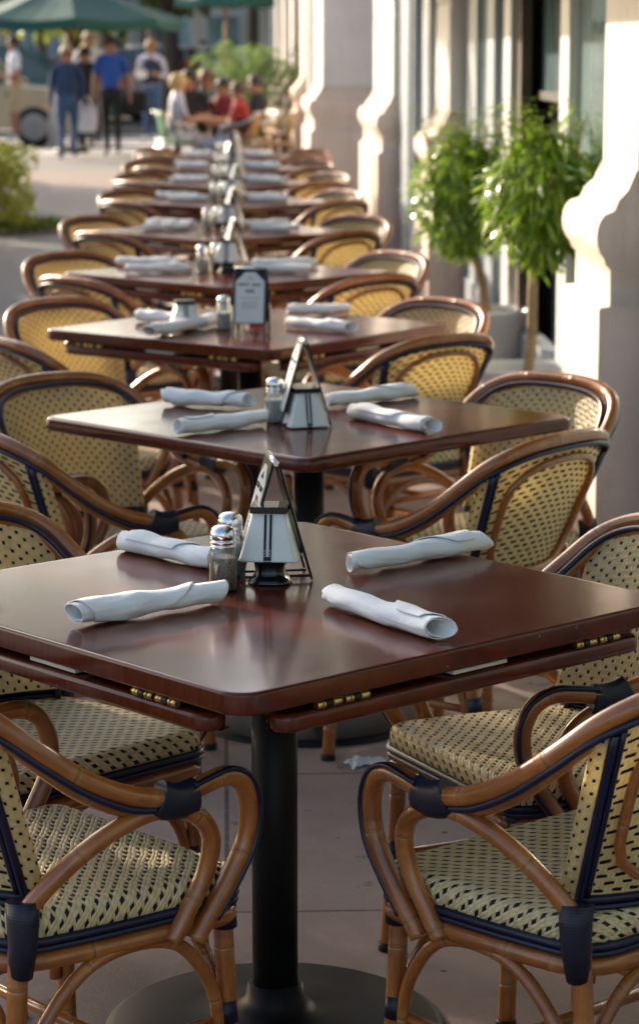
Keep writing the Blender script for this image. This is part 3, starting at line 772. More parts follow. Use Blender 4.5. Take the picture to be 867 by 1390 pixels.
# interior behind the open door
b=MB(); wallbox(b,4.3,4.4,9.0,17,0,4.4); recalc(b.build('interior_wall',M['teal'],bl,False))
b=MB(); wallbox(b,1.96,4.3,16.9,17.0,0,4.4); wallbox(b,1.96,4.3,9.0,9.1,0,4.4); wallbox(b,1.96,4.4,9,17,-.0,.012); wallbox(b,1.96,4.4,9,17,4.3,4.42); recalc(b.build('interior_shell',M['interior'],bl,False))
# awning edge shading upper part
aw=empty('awning',(0,0,0),0,'dark green canvas awning high above the shopfront','awning')
b=MB()
i=[b.vert((fx(1.35,2),2,3.9)),b.vert((fx(1.35,17.5),17.5,3.9)),b.vert((fx(.45,17.5),17.5,2.45)),b.vert((fx(.45,2),2,2.45))]; b.face(i,None,0,True)
j=[b.vert((fx(1.35,2),2,3.88)),b.vert((fx(1.35,17.5),17.5,3.88)),b.vert((fx(.47,17.5),17.5,2.43)),b.vert((fx(.47,2),2,2.43))]; b.face(j[::-1],None,0,True)
wallbox(b,.45,.47,2,17.5,2.18,2.45); b.build('canopy',M['canvas'],aw,False)
b=MB()
for yy in (2,7,12,17.4): MB().tube([(fx(1.33,yy),yy,3.86),(fx(.47,yy),yy,2.42)],.015,6).build('frame',M['steel'],aw)
# shopfront bays: posts and panes
def bay(y0,y1,label,posts,door=None):
    root=empty('shopfront_window',(0,0,0),0,label,'shopfront')
    for (ya,yb,dk,mt) in posts:
        b=MB(); wallbox(b,KG-dk,KG+.05,ya,yb,.0,3.4); b.build('post',M[mt],root,False)
    b=MB(); wallbox(b,KG-.02,KG+.06,y0,y1,.0,.32); wallbox(b,KG-.02,KG+.06,y0,y1,3.3,3.42); wallbox(b,KG+.0,KG+.05,y0,y1,2.35,2.43) ; b.build('rail',M['frame'],root,False)
    segs=sorted([(a,b_) for a,b_,_,_ in posts]); cur=y0
    for a,b_ in segs+[(y1,y1)]:
        if a-cur>.12 and not (door and cur<door[1] and a>door[0]):
            b=MB(); wallbox(b,KG+.015,KG+.03,cur,a,.32,3.3); b.build('pane',M['pane'],root,False)
        cur=max(cur,b_)
    return root
def ypx(px,K=KG): return K/((px-433.5)/3427+.038)
bay(-2.5,7.95,'shopfront bay nearest the viewer at the right edge',[(-2.5,-2.3,.03,'frame'),(2,2.2,.03,'frame'),(5.2,5.4,.03,'frame'),(7.55,7.95,.03,'walldark')])
bay(8.8,14.65,'glazed shopfront with open door behind the potted trees',[(8.8,8.95,.03,'frame'),(ypx(777),ypx(765),.03,'framew'),(ypx(703),ypx(699),.0,'bark'),(ypx(697),ypx(688),.03,'framew'),(ypx(672),ypx(662),.02,'frame'),(14.1,14.65,.0,'frame')],door=(ypx(765),ypx(703)))
bay(15.7,19.5,'glazed shopfront with grey mullions between the two left pilasters',[(15.7,16.2,.03,'frame'),(16.6,16.72,.06,'framew'),(17.1,17.5,.03,'walldark'),(18.1,18.2,.05,'frame'),(18.7,19.5,.04,'frame')])
bay(26.8,31.4,'distant shopfront bay just beyond the corner pier',[(26.8,27.2,.3,'framew'),(28.6,29.0,.42,'walldark'),(30.5,31.4,.35,'stucco')])
for k,y in enumerate(ys[:-1]): bay(y+1.1,ys[k+1]-.1,f'far shopfront bay, {ORD[k]} one beyond the corner pier bay',[(y+1.1,y+1.5,.2,'frame'),(y+2.4,y+2.8,.32,'framew'),(y+3.6,y+3.8,.32,'terra')])
b=MB(); wallbox(b,KG+.10,KG+.12,ypx(765),ypx(703),1.42,3.4); tag(b.build('doorway_fill_pane',M['pane'],bl,False))  # pane added across the doorway to show teal where the interior stays unlit
b=MB(); wallbox(b,KG+.08,KG+.13,ypx(765),ypx(703),1.38,1.42); b.build('doorway_fill_rail',M['interior'],bl,False)  # lower edge of the added doorway pane
# dark leafy plant and hanging pendant inside the doorway
pd=empty('hanging_pendant',tuple(ony(747,5,12.6)),0,'small terracotta coloured hanging lamp at the top of the open doorway','hanging lamp')
MB().lathe([(.062,.06),(.06,-.01),(.045,-.035),(.040,-.035)],20).build('shade',M['terra'],pd)
MB().tube([(0,0,.06),(0,0,4.2-pd.location.z)],.004,6).build('cord',M['black'],pd)

# ------------------------------------------------------------------ vegetation
def rv(r): 
    while True:
        v=Vector((r.uniform(-1,1),r.uniform(-1,1),r.uniform(-1,1)))
        if .05<v.length<1: return v
def leafcloud(r,n,c,rad,l,w,droop=.4,mi=0,b=None,bend=.3,hollow=.45,lump=None,seg=2):
    b=b or MB()
    for _ in range(n):
        v=rv(r)
        if lump: 
            k=r.choice(lump); p=Vector((c[0]+k[0]+v.x*k[3],c[1]+k[1]+v.y*k[3],c[2]+k[2]+v.z*k[3]*.8)); rr=r.random()
        else:
            if v.length<hollow and r.random()<.6: continue
            p=Vector((c[0]+v.x*rad[0],c[1]+v.y*rad[1],c[2]+v.z*rad[2])); rr=r.random()
        d=(v.normalized()*.8+rv(r)*.8+Vector((0,0,-droop)))
        if d.length<.05: continue
        i0=len(b.v); b.leaf(p,d,rv(r),l*r.uniform(.6,1.25),w*r.uniform(.7,1.2),mi,bend,seg,rnd=rr)
    while len(b.rnd)<len(b.v): b.rnd.append(.5)
    return b
random.seed(4)
r=random.Random(9)
def potted(px,yd,topv,botv,rad,label,seed,trunk_px):
    r=random.Random(seed)
    top=ony(px,topv,yd); bot=ony(px,botv,yd); c=(top+bot)/2
    base=Vector((ony(trunk_px[1],480,yd).x,yd,.36)); root=empty('potted_tree',(base.x,base.y,0),0,label,'potted tree','potted standard trees by the shopfront')
    off=Vector((base.x,base.y,0)); cc=c-off
    P_=[(0,0,.30),((cc.x)*.25+.01,.0,.5),(cc.x*.65-.008,0,.75),(cc.x,0,cc.z)]
    MB().tube(crom(P_,6),[.021]*12+[.018]*7,10).build('trunk',M['stem'],root)
    h=(top-bot).length/2
    b=MB()
    for _ in range(1900):
        v=rv(r)
        if v.length<.55 and r.random()<.75: continue
        p=Vector((cc.x+v.x*rad,cc.y+v.y*rad,cc.z+v.z*h))
        d=Vector((v.x,v.y,0))*.75+rv(r)*.65+Vector((0,0,-.52))
        b.leaf(p,d,Vector((v.x,v.y,.25))+rv(r)*.4,r.uniform(.06,.135),r.uniform(.010,.019),0,.30,4,rnd=r.random())
        
    for _ in range(26):   # upright shoots on top
        a=r.uniform(0,6.28); rr=r.uniform(0,.85); p0=Vector((cc.x+cos(a)*rad*rr,cc.y+sin(a)*rad*rr,cc.z+h*.75))
        hh=r.uniform(.05,.16); lean=Vector((cos(a),sin(a),0))*r.uniform(.02,.14)
        for q in range(7):
            p=p0+Vector((0,0,hh*q/6))+lean*q/6; aa=r.uniform(0,6.28)
            b.leaf(p,Vector((cos(aa),sin(aa),.5)),Vector((0,0,1)),r.uniform(.08,.14),.016,0,.55,4,rnd=r.uniform(.4,1))
    while len(b.rnd)<len(b.v): b.rnd.append(.5)
    b.build('crown',M['leaf'],root)
    for q in range(7):
        a=r.uniform(0,6.28); MB().tube(crom([(cc.x*.9,0,cc.z-h*.75),(cc.x+cos(a)*rad*.5,sin(a)*rad*.5,cc.z-h*.1),(cc.x+cos(a)*rad*.85,sin(a)*rad*.85,cc.z+h*r.uniform(.3,1.1))],4),.005,6).build('twig',M['stem'],root)
    pt=MB(); pt.lathe([(.10,0),(.13,.02),(.175,.2),(.205,.36),(.215,.385),(.215,.40),(.20,.402),(.19,.38),(.185,.33)],36,cap=False); pt.build('planter',M['pot'],root)
    MB().lathe([(.186,.30),(.186,.335),(.05,.345)],24).build('soil',M['soil'],root)
    return root
potted(735,9.75,168,352,.20,'right hand potted tree with drooping glossy leaves in a white bowl planter',3,(722,712))
potted(628,11.9,172,342,.215,'left hand potted tree with leaning slim stem behind the chairs',7,(650,660))
def tree(x,y,h,cr,label,seed,cat='tree',group=None,n=2600,l=.2,mat='leafd',trunk=.13,zlow=.35,name='offscreen_tree'):
    r=random.Random(seed); root=empty(name,(x,y,0),r.uniform(0,6),label,cat,group)
    ch=h*(1-zlow); cz=h*zlow+ch/2
    b=MB(); b.tube(crom([(0,0,-.1),(r.uniform(-.1,.1),0,h*.25),(r.uniform(-.2,.2),r.uniform(-.2,.2),h*.55),(0,0,h*.8)],4),[trunk*(1-.055*k) for k in range(13)],8)
    for k in range(6):
        a=r.uniform(0,6.28); z0=h*r.uniform(zlow*.8,.6); b.tube(crom([(0,0,z0),(cos(a)*cr*.4,sin(a)*cr*.4,z0+ch*.2),(cos(a)*cr*.8,sin(a)*cr*.8,z0+ch*.32)],3),trunk*.35,6)
    b.build('trunk',M['bark'],root)
    lumps=[]
    for k in range(16):
        v=rv(r); lumps.append((v.x*cr*.75,v.y*cr*.75,v.z*ch*.40,cr*r.uniform(.25,.5)))
    leafcloud(r,n,(0,0,cz),None,l,l*.6,.2,lump=lumps).build('crown',M[mat],root)
    return root
# unseen trees added left of the frame, crowns sized to shade the tables
GT='bushy shade trees added out of view on the left'
for k,(x,y,h,cr) in enumerate(((-4.5,7.4,5.0,1.9),(-4.9,10.4,4.0,1.6),(-5.2,14.4,2.2,1.4),(-5.3,18.4,2.5,1.6),(-5.5,22.6,2.6,1.6),(-5.7,27,2.7,1.8),(-6.1,31.6,2.8,1.8))):
    tree(x,y,h,cr,f'bushy shade tree added out of view at left, {ORD[k]} away from the viewer',40+k,'tree',GT,n=2300,l=.26,zlow=.12)
tree(-3.9,25.2,9.2,3.6,'tall tree added out of view, its high canopy darkening the front table reflection',77,'tree',None,n=5200,l=.34,zlow=.55,trunk=.16)  # unseen canopy added so the front table top mirrors something dark
# bush at left edge
pb=onz(2,318,0)
def bush(x,y,w_,h_,label,seed,n=2600,mat='leafy'):
    r=random.Random(seed); root=empty('shrub',(x,y,0),0,label,'shrub')
    lm=[(r.uniform(-w_,w_)*.75,r.uniform(-w_,w_)*.75,h_*r.uniform(.15,.80),h_*r.uniform(.20,.34)) for _ in range(18)]
    leafcloud(r,n,(0,0,0),None,.06,.032,0,lump=lm).build('foliage',M[mat],root)
    b=MB()
    for k in range(8): a=k*.8; b.tube([(0,0,0),(cos(a)*w_*.5,sin(a)*w_*.5,h_*.7)],.008,5)
    b.build('stem',M['bark'],root); return root
bush(pb.x-.17,pb.y+.35,.42,.84,'yellow green leafy shrub at the left edge of the pavement',5,3600)
r=random.Random(2); b=MB()
leafcloud(r,2600,(pb.x-.55,pb.y+.8,.02),(1.15,1.0,.05),.06,.03,-.5,b=b,hollow=0)
tag(b.build('ground_cover',M['leafd']),'low green ground cover beneath the yellow shrub','ground cover',None,'stuff')
sheet('planting_bed',pb.x-1.9,pb.x+.52,pb.y-.15,pb.y+1.8,.005,M['soil'],'dark soil bed beneath the shrub')
# far trees
far=[(100,66,7,3.2,'leafd'),(190,72,7.5,3.6,'leafd'),(232,58,7,2.4,'leafd'),(60,84,7.5,4,'leafy'),(150,95,8.5,4.5,'leafd'),(345,76,19,4.2,'leafd'),(10,92,8,4.5,'leafd'),(-60,80,7,4,'leafd'),(205,112,11,5,'leafd'),(322,88,18,4.2,'leafd'),(-110,62,6,3.2,'leafd')]
FT=['with tall crown above the denim shirt woman','with dark trunk right of the blue shirted man','with dark narrow crown above the dark vest person','with yellow green crown behind the parked cars','farthest behind the blue shirted man','behind the blonde diner','at the left edge behind the beige car','outside left beyond the yellow green one','tallest and farthest above the distant pedestrians','behind the seated group and palms','leftmost beyond the beige car']
for k,(px,y,h,cr,m_) in enumerate(far):
    q=ony(px,100,y); tree(q.x,y,h,cr,'background tree '+FT[k],80+k,'tree','trees beyond the crossing road',n=2800,l=.42,mat=m_,trunk=.24,zlow=.28,name='background_tree')
# potted palms behind the seated people
for k,(px,yd,hh) in enumerate(((318,35.5,1.75),(345,34.5,1.8),(370,35.2,1.7))):
    r=random.Random(k+60); q=ony(px,100,yd); root=empty('potted_palm',(q.x,yd,0),0,f'feathery potted palm behind the seated people, {["left","middle","right"][k]} of three','potted palm','potted palms behind the seated people')
    MB().lathe([(.16,0),(.22,.35),(.23,.42),(.2,.42)],20).build('planter',M['terra'],root)
    b=MB()
    for f_ in range(26):
        a=r.uniform(0,6.28); ln=r.uniform(.5,.85); zt=r.uniform(.75,1.15)*hh*.62
        for q2 in range(16):
            t=q2/15; p=Vector((cos(a)*ln*t*.8,sin(a)*ln*t*.8,.42+zt*sin(t*2.0)*1.0))
            for s in (-1,1):
                d=Vector((cos(a+s*1.0),sin(a+s*1.0),-.15)); b.leaf(p,d,Vector((0,0,1)),.24*(1-.5*t),.03,0,.35,2,rnd=r.random())
    while len(b.rnd)<len(b.v): b.rnd.append(.5)
    b.build('frond',M['leafp'],root)
    MB().tube([(0,0,.3),(0,0,.8)],.03,6).build('trunk',M['bark'],root)

# ------------------------------------------------------------------ umbrellas
def umbrella(x,y,ze,rad,label,rz=0,hz=.62):
    root=empty('market_umbrella',(x,y,0),rz,label,'umbrella','green canvas market umbrellas')
    b=MB(); N=8; apex=b.vert((0,0,ze+hz)); E_=[]; V_=[]
    rings=[]
    for t in (.2,.45,.7,1):
        rg=[]
        for k in range(N*4):
            a=2*PI*k/(N*4); f=(k%4)/4; sag=-.05*sin(PI*f)*t; cr=cos(PI/N)/cos((a%(2*PI/N))-PI/N)
            rg.append(b.vert((cos(a)*rad*t*cr,sin(a)*rad*t*cr,ze+hz*(1-t)**1.1+sag)))
        rings.append(rg)
    n=N*4
    for k in range(n): b.face((apex,rings[0][k],rings[0][(k+1)%n]))
    for q in range(3):
        for k in range(n): b.face((rings[q][k],rings[q+1][k],rings[q+1][(k+1)%n],rings[q][(k+1)%n]))
    low=[b.vert((b.v[i][0],b.v[i][1],b.v[i][2]-.14)) for i in rings[-1]]
    for k in range(n): b.face((rings[-1][k],low[k],low[(k+1)%n],rings[-1][(k+1)%n]))
    b.build('canopy',M['canvas'],root,False)
    MB().tube([(0,0,0),(0,0,ze+hz)],.028,10).build('pole',M['tanwood'],root)
    for k in range(N):
        b=MB(); a=2*PI*k/N; b.tube([(0,0,ze-.25),(cos(a)*rad*.5,sin(a)*rad*.5,ze+hz*.42)],.01,5)
        b.lathe([(.025,-.03),(.03,0),(.02,.03)],8,(cos(a)*rad*.5,sin(a)*rad*.5,ze+hz*.42))
        b.build('rib',M['tanwood'],root)
    MB().lathe([(.27,0),(.27,.05),(.05,.08),(.04,.25)],20).build('base',M['black'],root)
    return root
q=ony(103,40,40.0); umbrella(q.x,39.0,2.02,1.75,'dark green market umbrella on a wooden pole above the walkers',R(8))
q=ony(306,10,46.0); umbrella(q.x,46.0,2.46,.95,'green market umbrella partly cut by the top of the picture',R(20))

# ------------------------------------------------------------------ people
def person(loc,heading,label,H=1.75,seated=False,cols=None,ov=None,hair=(.05,.03,.02),long_hair=False,sleeve='short',shorts=False,extra=None,bulk=1.0,cap=None):
    """one continuous skinned body; cols: shirt, pants, shoe, skin material names"""
    root=empty('person',loc,heading,label,'person')
    J={'pel':(0,0,.530),'wst':(0,.003,.600),'chs':(0,.005,.715),'nkb':(0,-.005,.825),'nk':(0,.005,.862),'hd':(0,.012,.905),'hd2':(0,.010,.948),'nose':(0,.062,.915)}
    for s,n in ((-1,'L'),(1,'R')):
        J['sh'+n]=(s*.108,-.002,.808); J['el'+n]=(s*.142,-.012,.635); J['wr'+n]=(s*.150,.03,.490); J['hn'+n]=(s*.150,.042,.455)
        J['hp'+n]=(s*.052,0,.505); J['kn'+n]=(s*.058,.012,.285); J['an'+n]=(s*.058,-.012,.045); J['to'+n]=(s*.066,.085,.018)
    if ov: J.update(ov)
    rad={'pel':.088,'wst':.080,'chs':.090,'nkb':.050,'nk':.034,'hd':.048,'hd2':.046,'nose':.008,'sh':.038,'el':.027,'wr':.018,'hn':.021,'hp':.060,'kn':.036,'an':.025,'to':.020}
    names=list(J); 
    E_=[('pel','wst'),('wst','chs'),('chs','nkb'),('nkb','nk'),('nk','hd'),('hd','hd2'),('hd','nose')]
    for n in 'LR': E_+=[('nkb','sh'+n),('sh'+n,'el'+n),('el'+n,'wr'+n),('wr'+n,'hn'+n),('pel','hp'+n),('hp'+n,'kn'+n),('kn'+n,'an'+n),('an'+n,'to'+n)]
    # fingers
    for n in 'LR':
        h=Vector(J['hn'+n]); d=(h-Vector(J['wr'+n])).normalized(); sd=d.cross(Vector((1,0,0)))
        if sd.length<.1: sd=Vector((0,1,0))
        sd.normalize(); out=d.cross(sd)
        for k in range(5):
            q=(k-1.8)*.0075; fn=f'f{n}{k}'; fm=f'g{n}{k}'
            if k==4: J[fn]=tuple(h+sd*.022+d*.006); J[fm]=tuple(h+sd*.028+d*.022)
            else: J[fn]=tuple(h+sd*q+d*.022); J[fm]=tuple(h+sd*q+d*(.044-.004*abs(k-1.5))+out*.006*(1 if n=='L' else -1))
            rad[fn]=.0058; rad[fm]=.0045; E_+=[('hn'+n,fn),(fn,fm)]
    names=list(J); idx={n:i for i,n in enumerate(names)}
    me=bpy.data.meshes.new('body_skeleton'); me.from_pydata([Vector(J[n])*H for n in names],[(idx[a],idx[b_]) for a,b_ in E_],[])
    tmp=bpy.data.objects.new('body_tmp',me); COL.objects.link(tmp)
    md=tmp.modifiers.new('s','SKIN'); md.use_smooth_shade=True
    if not me.skin_vertices: me.skin_vertices.new()
    for n in names:
        base=rad.get(n) or rad.get(n[:-1]) or rad.get(n[:2]); bk=bulk if n in('pel','wst','chs','hpL','hpR') else 1
        sv=me.skin_vertices[0].data[idx[n]]; rx=base*H*bk; ry=base*H*bk
        if n in('pel','wst','chs'): rx*=1.12; ry*=.78
        if n=='hd': ry*=1.15
        sv.radius=(rx,ry); sv.use_root=(n=='pel')
    sb=tmp.modifiers.new('b','SUBSURF'); sb.levels=1; sb.render_levels=1
    dg=bpy.context.evaluated_depsgraph_get(); dg.update(); bme=bpy.data.meshes.new_from_object(tmp.evaluated_get(dg))
    bpy.data.objects.remove(tmp); bpy.data.meshes.remove(me)
    bme.name='body'; bme.materials.clear()
    shirt,pants,shoe,skin=cols
    for m_ in (skin,shirt,pants,shoe): bme.materials.append(m_)
    segs=[(Vector(J[a])*H,Vector(J[b_])*H,a,b_) for a,b_ in E_]
    def cat(c):
        best=None
        for a,b_,na,nb in segs:
            d=b_-a; t=max(0,min(1,(c-a).dot(d)/max(d.length_squared,1e-9))); q=(c-(a+d*t)).length
            q-= .0
            if best is None or q<best[0]: best=(q,na,nb,t)
        _,na,nb,t=best
        if nb.startswith(('f','g')) or na.startswith('wr'): return 0
        if na in('nk','hd') : return 0
        if na=='nkb' and nb=='nk': return 0 if t>.35 else 1
        if na.startswith('sh'): return 1 if (sleeve=='long' or t<.75) else 0
        if na.startswith('el'): return 1 if sleeve=='long' else 0
        if na.startswith('an'): return 3
        if na.startswith('kn'): return 0 if shorts else 2
        if na.startswith('hp') or (na=='pel' and nb.startswith('hp')): return 2
        if na=='pel' and nb=='wst': return 2 if t<.35 else 1
        return 1
    for p in bme.polygons: p.material_index=cat(p.center); p.use_smooth=True
    bo=bpy.data.objects.new('body',bme); COL.objects.link(bo); bo.parent=root
    hd=(Vector(J['hd'])+Vector(J['hd2']))/2*H
    hm=cm('hair_%d_%d_%d'%tuple(int(c*99) for c in hair),hair,.6)
    b=MB()
    def hf(u,v):
        th=u*2*PI; ph_=v*PI*(.60 if not long_hair else .78); rr=.062*H
        front=max(0,sin(th)); cut=ph_*(1-.35*front); 
        return (hd.x+rr*.98*sin(cut)*cos(th),hd.y-.008*H+rr*1.12*sin(cut)*sin(th),hd.z+.006*H+rr*1.15*cos(cut))
    b.grid(hf,20,10,wrapu=True); b.build('hair',hm,root)
    e=MB()
    for s in (-1,1): e.lathe([(.001,-.004*H),(.004*H,0),(.001,.004*H)],8,(hd.x+s*.019*H,hd.y+.052*H,hd.z-.004*H))
    e.build('eyes',M['ink'],root)
    e=MB(); e.tube([hd+Vector((x*H,.050*H-abs(x)*.3*H,-.030*H)) for x in (-.014,0,.014)],.0025*H,6); e.build('mouth',cm('lips',(.30,.10,.08)),root)
    if extra: extra(root,J,H)
    return root
blue=cm('royal_blue_cotton',(.022,.085,.36)); navyc=cm('denim_navy_shirt',(.020,.048,.12)); denim=cm('blue_denim',(.045,.10,.22)); blk=cm('black_fabric',(.012,.012,.014)); wht=cm('white_cotton_shirt',(.70,.70,.72)); khaki=cm('khaki_cotton',(.42,.33,.20)); red=cm('dark_red_cotton',(.33,.022,.022)); lil=cm('pale_lilac_cotton',(.52,.50,.60)); shoeb=cm('black_leather',(.015,.014,.013),.4); shoew=cm('white_trainer',(.6,.6,.6)); sk=M['skin']; skd=M['skind']; grey=cm('blue_grey_skirt',(.10,.14,.17)); green=cm('green_plastic',(.015,.20,.06),.4); pink=cm('dusty_pink_cotton',(.45,.28,.33))
def bag(mat,off,sz,strap=True,name='shoulder_bag'):
    def f(root,J,H):
        h=Vector(off); b=MB(); b.box(h,sz,0,.04); b.build(name,mat,root)
    return f
G=lambda u,v:onz(u,v,0)
def walk(k=1): return {'knL':(-.056,.06*k,.285),'anL':(-.056,.03*k,.055),'toL':(-.064,.125*k,.045),'knR':(.056,-.005*k,.28),'anR':(.056,-.09*k,.05),'toR':(.064,.0,.018)}
p=G(153,212); pm=person((p.x,p.y,0),PI-.08,'walking man in royal blue polo shirt and black trousers with a dark shoulder bag',1.76,cols=(blue,blk,shoeb,skd),ov=dict(walk(),wrL=(-.165,.05,.50),hnL=(-.165,.06,.465)),hair=(.03,.02,.015),bulk=1.12)
def hung_bag(owner_loc,heading,local,size,mat,label,strap_to,strapmat,name='shoulder_bag'):
    root=empty(name,owner_loc,heading,label,'bag')
    b=MB(); b.box(local,size,0,.06); b.build('pouch',mat,root)
    MB().tube(crom([(local[0]-size[0]*.3,local[1],local[2]+size[2]*.4),strap_to,(local[0]+size[0]*.3,local[1]-.03,local[2]+size[2]*.4)],8),.014,6).build('strap',strapmat,root)
    return root
hung_bag((p.x,p.y,0),PI-.08,(-.36,-.02,.80),(.34,.22,.30),blk,'black bag hanging at the hip of the man in blue',(-.17,.0,1.47),cm('maroon_strap',(.16,.02,.02)))
p=G(93,217); person((p.x,p.y,0),PI+.05,'walking woman in loose dark denim shirt and blue jeans',1.62,cols=(navyc,denim,shoeb,skd),ov=walk(-1),hair=(.40,.28,.14),sleeve='long',bulk=1.25)
p=G(22,192); person((p.x,p.y,0),PI/2+.3,'man in white polo and khaki shorts beside the beige car',1.78,cols=(wht,khaki,shoew,skd),ov={'wrL':(-.12,.12,.60),'hnL':(-.10,.155,.61)},hair=(.03,.02,.02),shorts=True)
p=G(124,200); person((p.x,p.y,0),PI,'man in white shirt walking behind the man in blue',1.85,cols=(wht,blk,shoeb,sk),ov=walk(-1),hair=(.35,.24,.14))
p=G(112,206); person((p.x+.06,p.y,0),PI,'dark dressed walker half hidden behind the denim shirt woman, carrying a white bag',1.6,cols=(blk,blk,shoeb,skd),ov=walk(),hair=(.03,.02,.02),sleeve='long')
hung_bag((p.x+.1,p.y-.35,0),PI,(0,0,.52),(.32,.16,.42),cm('white_plastic_bag',(.62,.64,.72),.4),'white plastic carrier bag hanging low between the two leading walkers',(0,0,.86),wht,'carrier_bag')
p=G(207,193); person((p.x,p.y,0),PI-.2,'standing person in dark vest over pale sleeves and blue jeans holding papers',1.72,cols=(lil,denim,shoew,skd),ov={'wrL':(-.10,.12,.66),'hnL':(-.07,.15,.67),'wrR':(.10,.12,.64),'hnR':(.07,.15,.65)},hair=(.32,.17,.06),sleeve='long',
    extra=lambda root,J,H:MB().lathe([(.155,0),(.165,.12),(.15,.34),(.10,.42)],18,(0,.0,.98),sq=2.6).build('vest',cm('dark_navy_vest',(.02,.03,.06)),root))
q=empty('papers',(p.x-.16,p.y-.30,1.14),.3,'bright white papers held by the person in the dark vest','papers'); MB().box((0,0,0),(.20,.03,.13),0,.003).build('sheet',wht,q)
SEAT={'pel':(0,0,.295),'wst':(0,.005,.365),'chs':(0,.01,.48),'nkb':(0,.0,.59),'nk':(0,.012,.628),'hd':(0,.02,.67),'hd2':(0,.018,.713),'nose':(0,.07,.68)}
for s,n in ((-1,'L'),(1,'R')):
    SEAT.update({'sh'+n:(s*.108,.0,.573),'el'+n:(s*.14,.06,.42),'wr'+n:(s*.09,.19,.43),'hn'+n:(s*.075,.225,.435),'hp'+n:(s*.052,.03,.285),'kn'+n:(s*.075,.26,.29),'an'+n:(s*.07,.255,.045),'to'+n:(s*.075,.35,.018)})
YS=31.5
SH=random.Random(12)
def seatat(px,y,h,label,cols,hair,**k):
    q=ony(px,150,y); return person((q.x,y,0),h,label,SH.uniform(1.56,1.82),cols=cols,ov=SEAT,hair=hair,**k),q.x
def patio_chair(x,y,h,label,mat,fmat):
    root=empty('patio_chair',(x,y,0),h,label,'chair')
    MB().box((0,0,.44),(.44,.42,.03),0,.01).build('seat',mat,root)
    b=MB(); b.grid(lambda u,v:(.22*(u*2-1),-.2-.06*v+.05*(u*2-1)**2,.5+.32*v),10,6); o=b.build('backrest',mat,root); m=o.modifiers.new('t','SOLIDIFY'); m.thickness=.02
    for s in (-1,1):
        MB().tube(crom([(s*.22,-.27,.82),(s*.26,-.1,.70),(s*.27,.12,.66),(s*.26,.20,.60),(s*.24,.22,.3),(s*.24,.24,0)],5),.014,8).build('arm_rail',fmat,root)
        MB().tube([(s*.21,-.2,.5),(s*.23,-.26,0)],.014,8).build('leg',fmat,root)
    return root
alu=M['steel']; cane=cm('honey_cane',(.45,.26,.09),.5)
o,x=seatat(240,YS,-PI/2+.2,'blonde seated woman in pale top on the green seat chair',(lil,wht,shoew,sk),(.5,.33,.14),long_hair=True); patio_chair(x,YS,-PI/2+.2,'aluminium armchair with bright green seat left of the seated group',green,alu)
o,x=seatat(257,YS+.9,PI,'small dark haired seated diner in black between the blonde woman and the red shirts',(blk,blk,shoeb,skd),(.02,.015,.012)); patio_chair(x,YS+.9,PI,'cane chair under the small dark haired diner',cane,alu)
o,x=seatat(281,YS+1.3,PI,'brown haired seated diner facing the viewer at the middle of the group',(cm('muted_teal_top',(.10,.16,.17)),denim,shoeb,skd),(.12,.05,.03),long_hair=True); patio_chair(x,YS+1.3,PI,'cane chair under the middle diner',cane,alu)
o,x=seatat(304,YS+.9,PI-.5,'seated man in dark red shirt facing the viewer',(cm('maroon_cotton',(.20,.02,.025)),denim,shoeb,skd),(.02,.015,.012)); patio_chair(x,YS+.9,PI-.5,'cane chair under the man in dark red',cane,alu)
o,x=seatat(326,YS-.3,PI/2-.15,'large seated man in bright red shirt and pale jeans leaning to the table',(red,cm('pale_denim',(.30,.36,.50)),shoew,skd),(.10,.05,.03),bulk=1.25); patio_chair(x,YS-.3,PI/2-.15,'cane armchair under the man in the bright red shirt',cane,alu)
o,x=seatat(350,YS+.6,PI/2+.3,'seated person in black top in front of the palms',(blk,blk,shoeb,skd),(.02,.015,.012)); patio_chair(x,YS+.6,PI/2+.3,'cane chair under the person in black',cane,alu)
q=ony(372,150,YS-.5); patio_chair(q.x,YS-.5,PI/2,'empty honey coloured cane armchair right of the seated group',cane,cane)
q=ony(286,150,YS+.2); root=empty('patio_table',(q.x,YS+.2,0),0,'small round café table amid the seated group','table'); MB().lathe([(.38,.70),(.39,.71),(.39,.725),(.38,.73)],30).build('table_top',cane,root); MB().tube([(0,0,0),(0,0,.7)],.03,8).build('pedestal',alu,root); MB().lathe([(.22,0),(.22,.02),(.04,.05)],20).build('base_plate',alu,root)
for k,(px,yd,top_,pn,l,h_) in enumerate(((268,62,pink,blk,'distant pedestrian in pink beyond the seated group',1.7),(286,58,lil,grey,'distant pedestrian in pale lilac beyond the seated group',1.68),(276,66,blk,blk,'distant pedestrian in black between the pink and lilac ones',1.75),(259,60,red,blk,'distant pedestrian in red top near the dark tree',1.7))):
    q=ony(px,100,yd); person((q.x,yd,-.15 if yd<64 else 0),PI,l,h_,cols=(top_,pn,shoeb,skd),ov=walk(1 if k%2 else -1),hair=(.06,.04,.03))

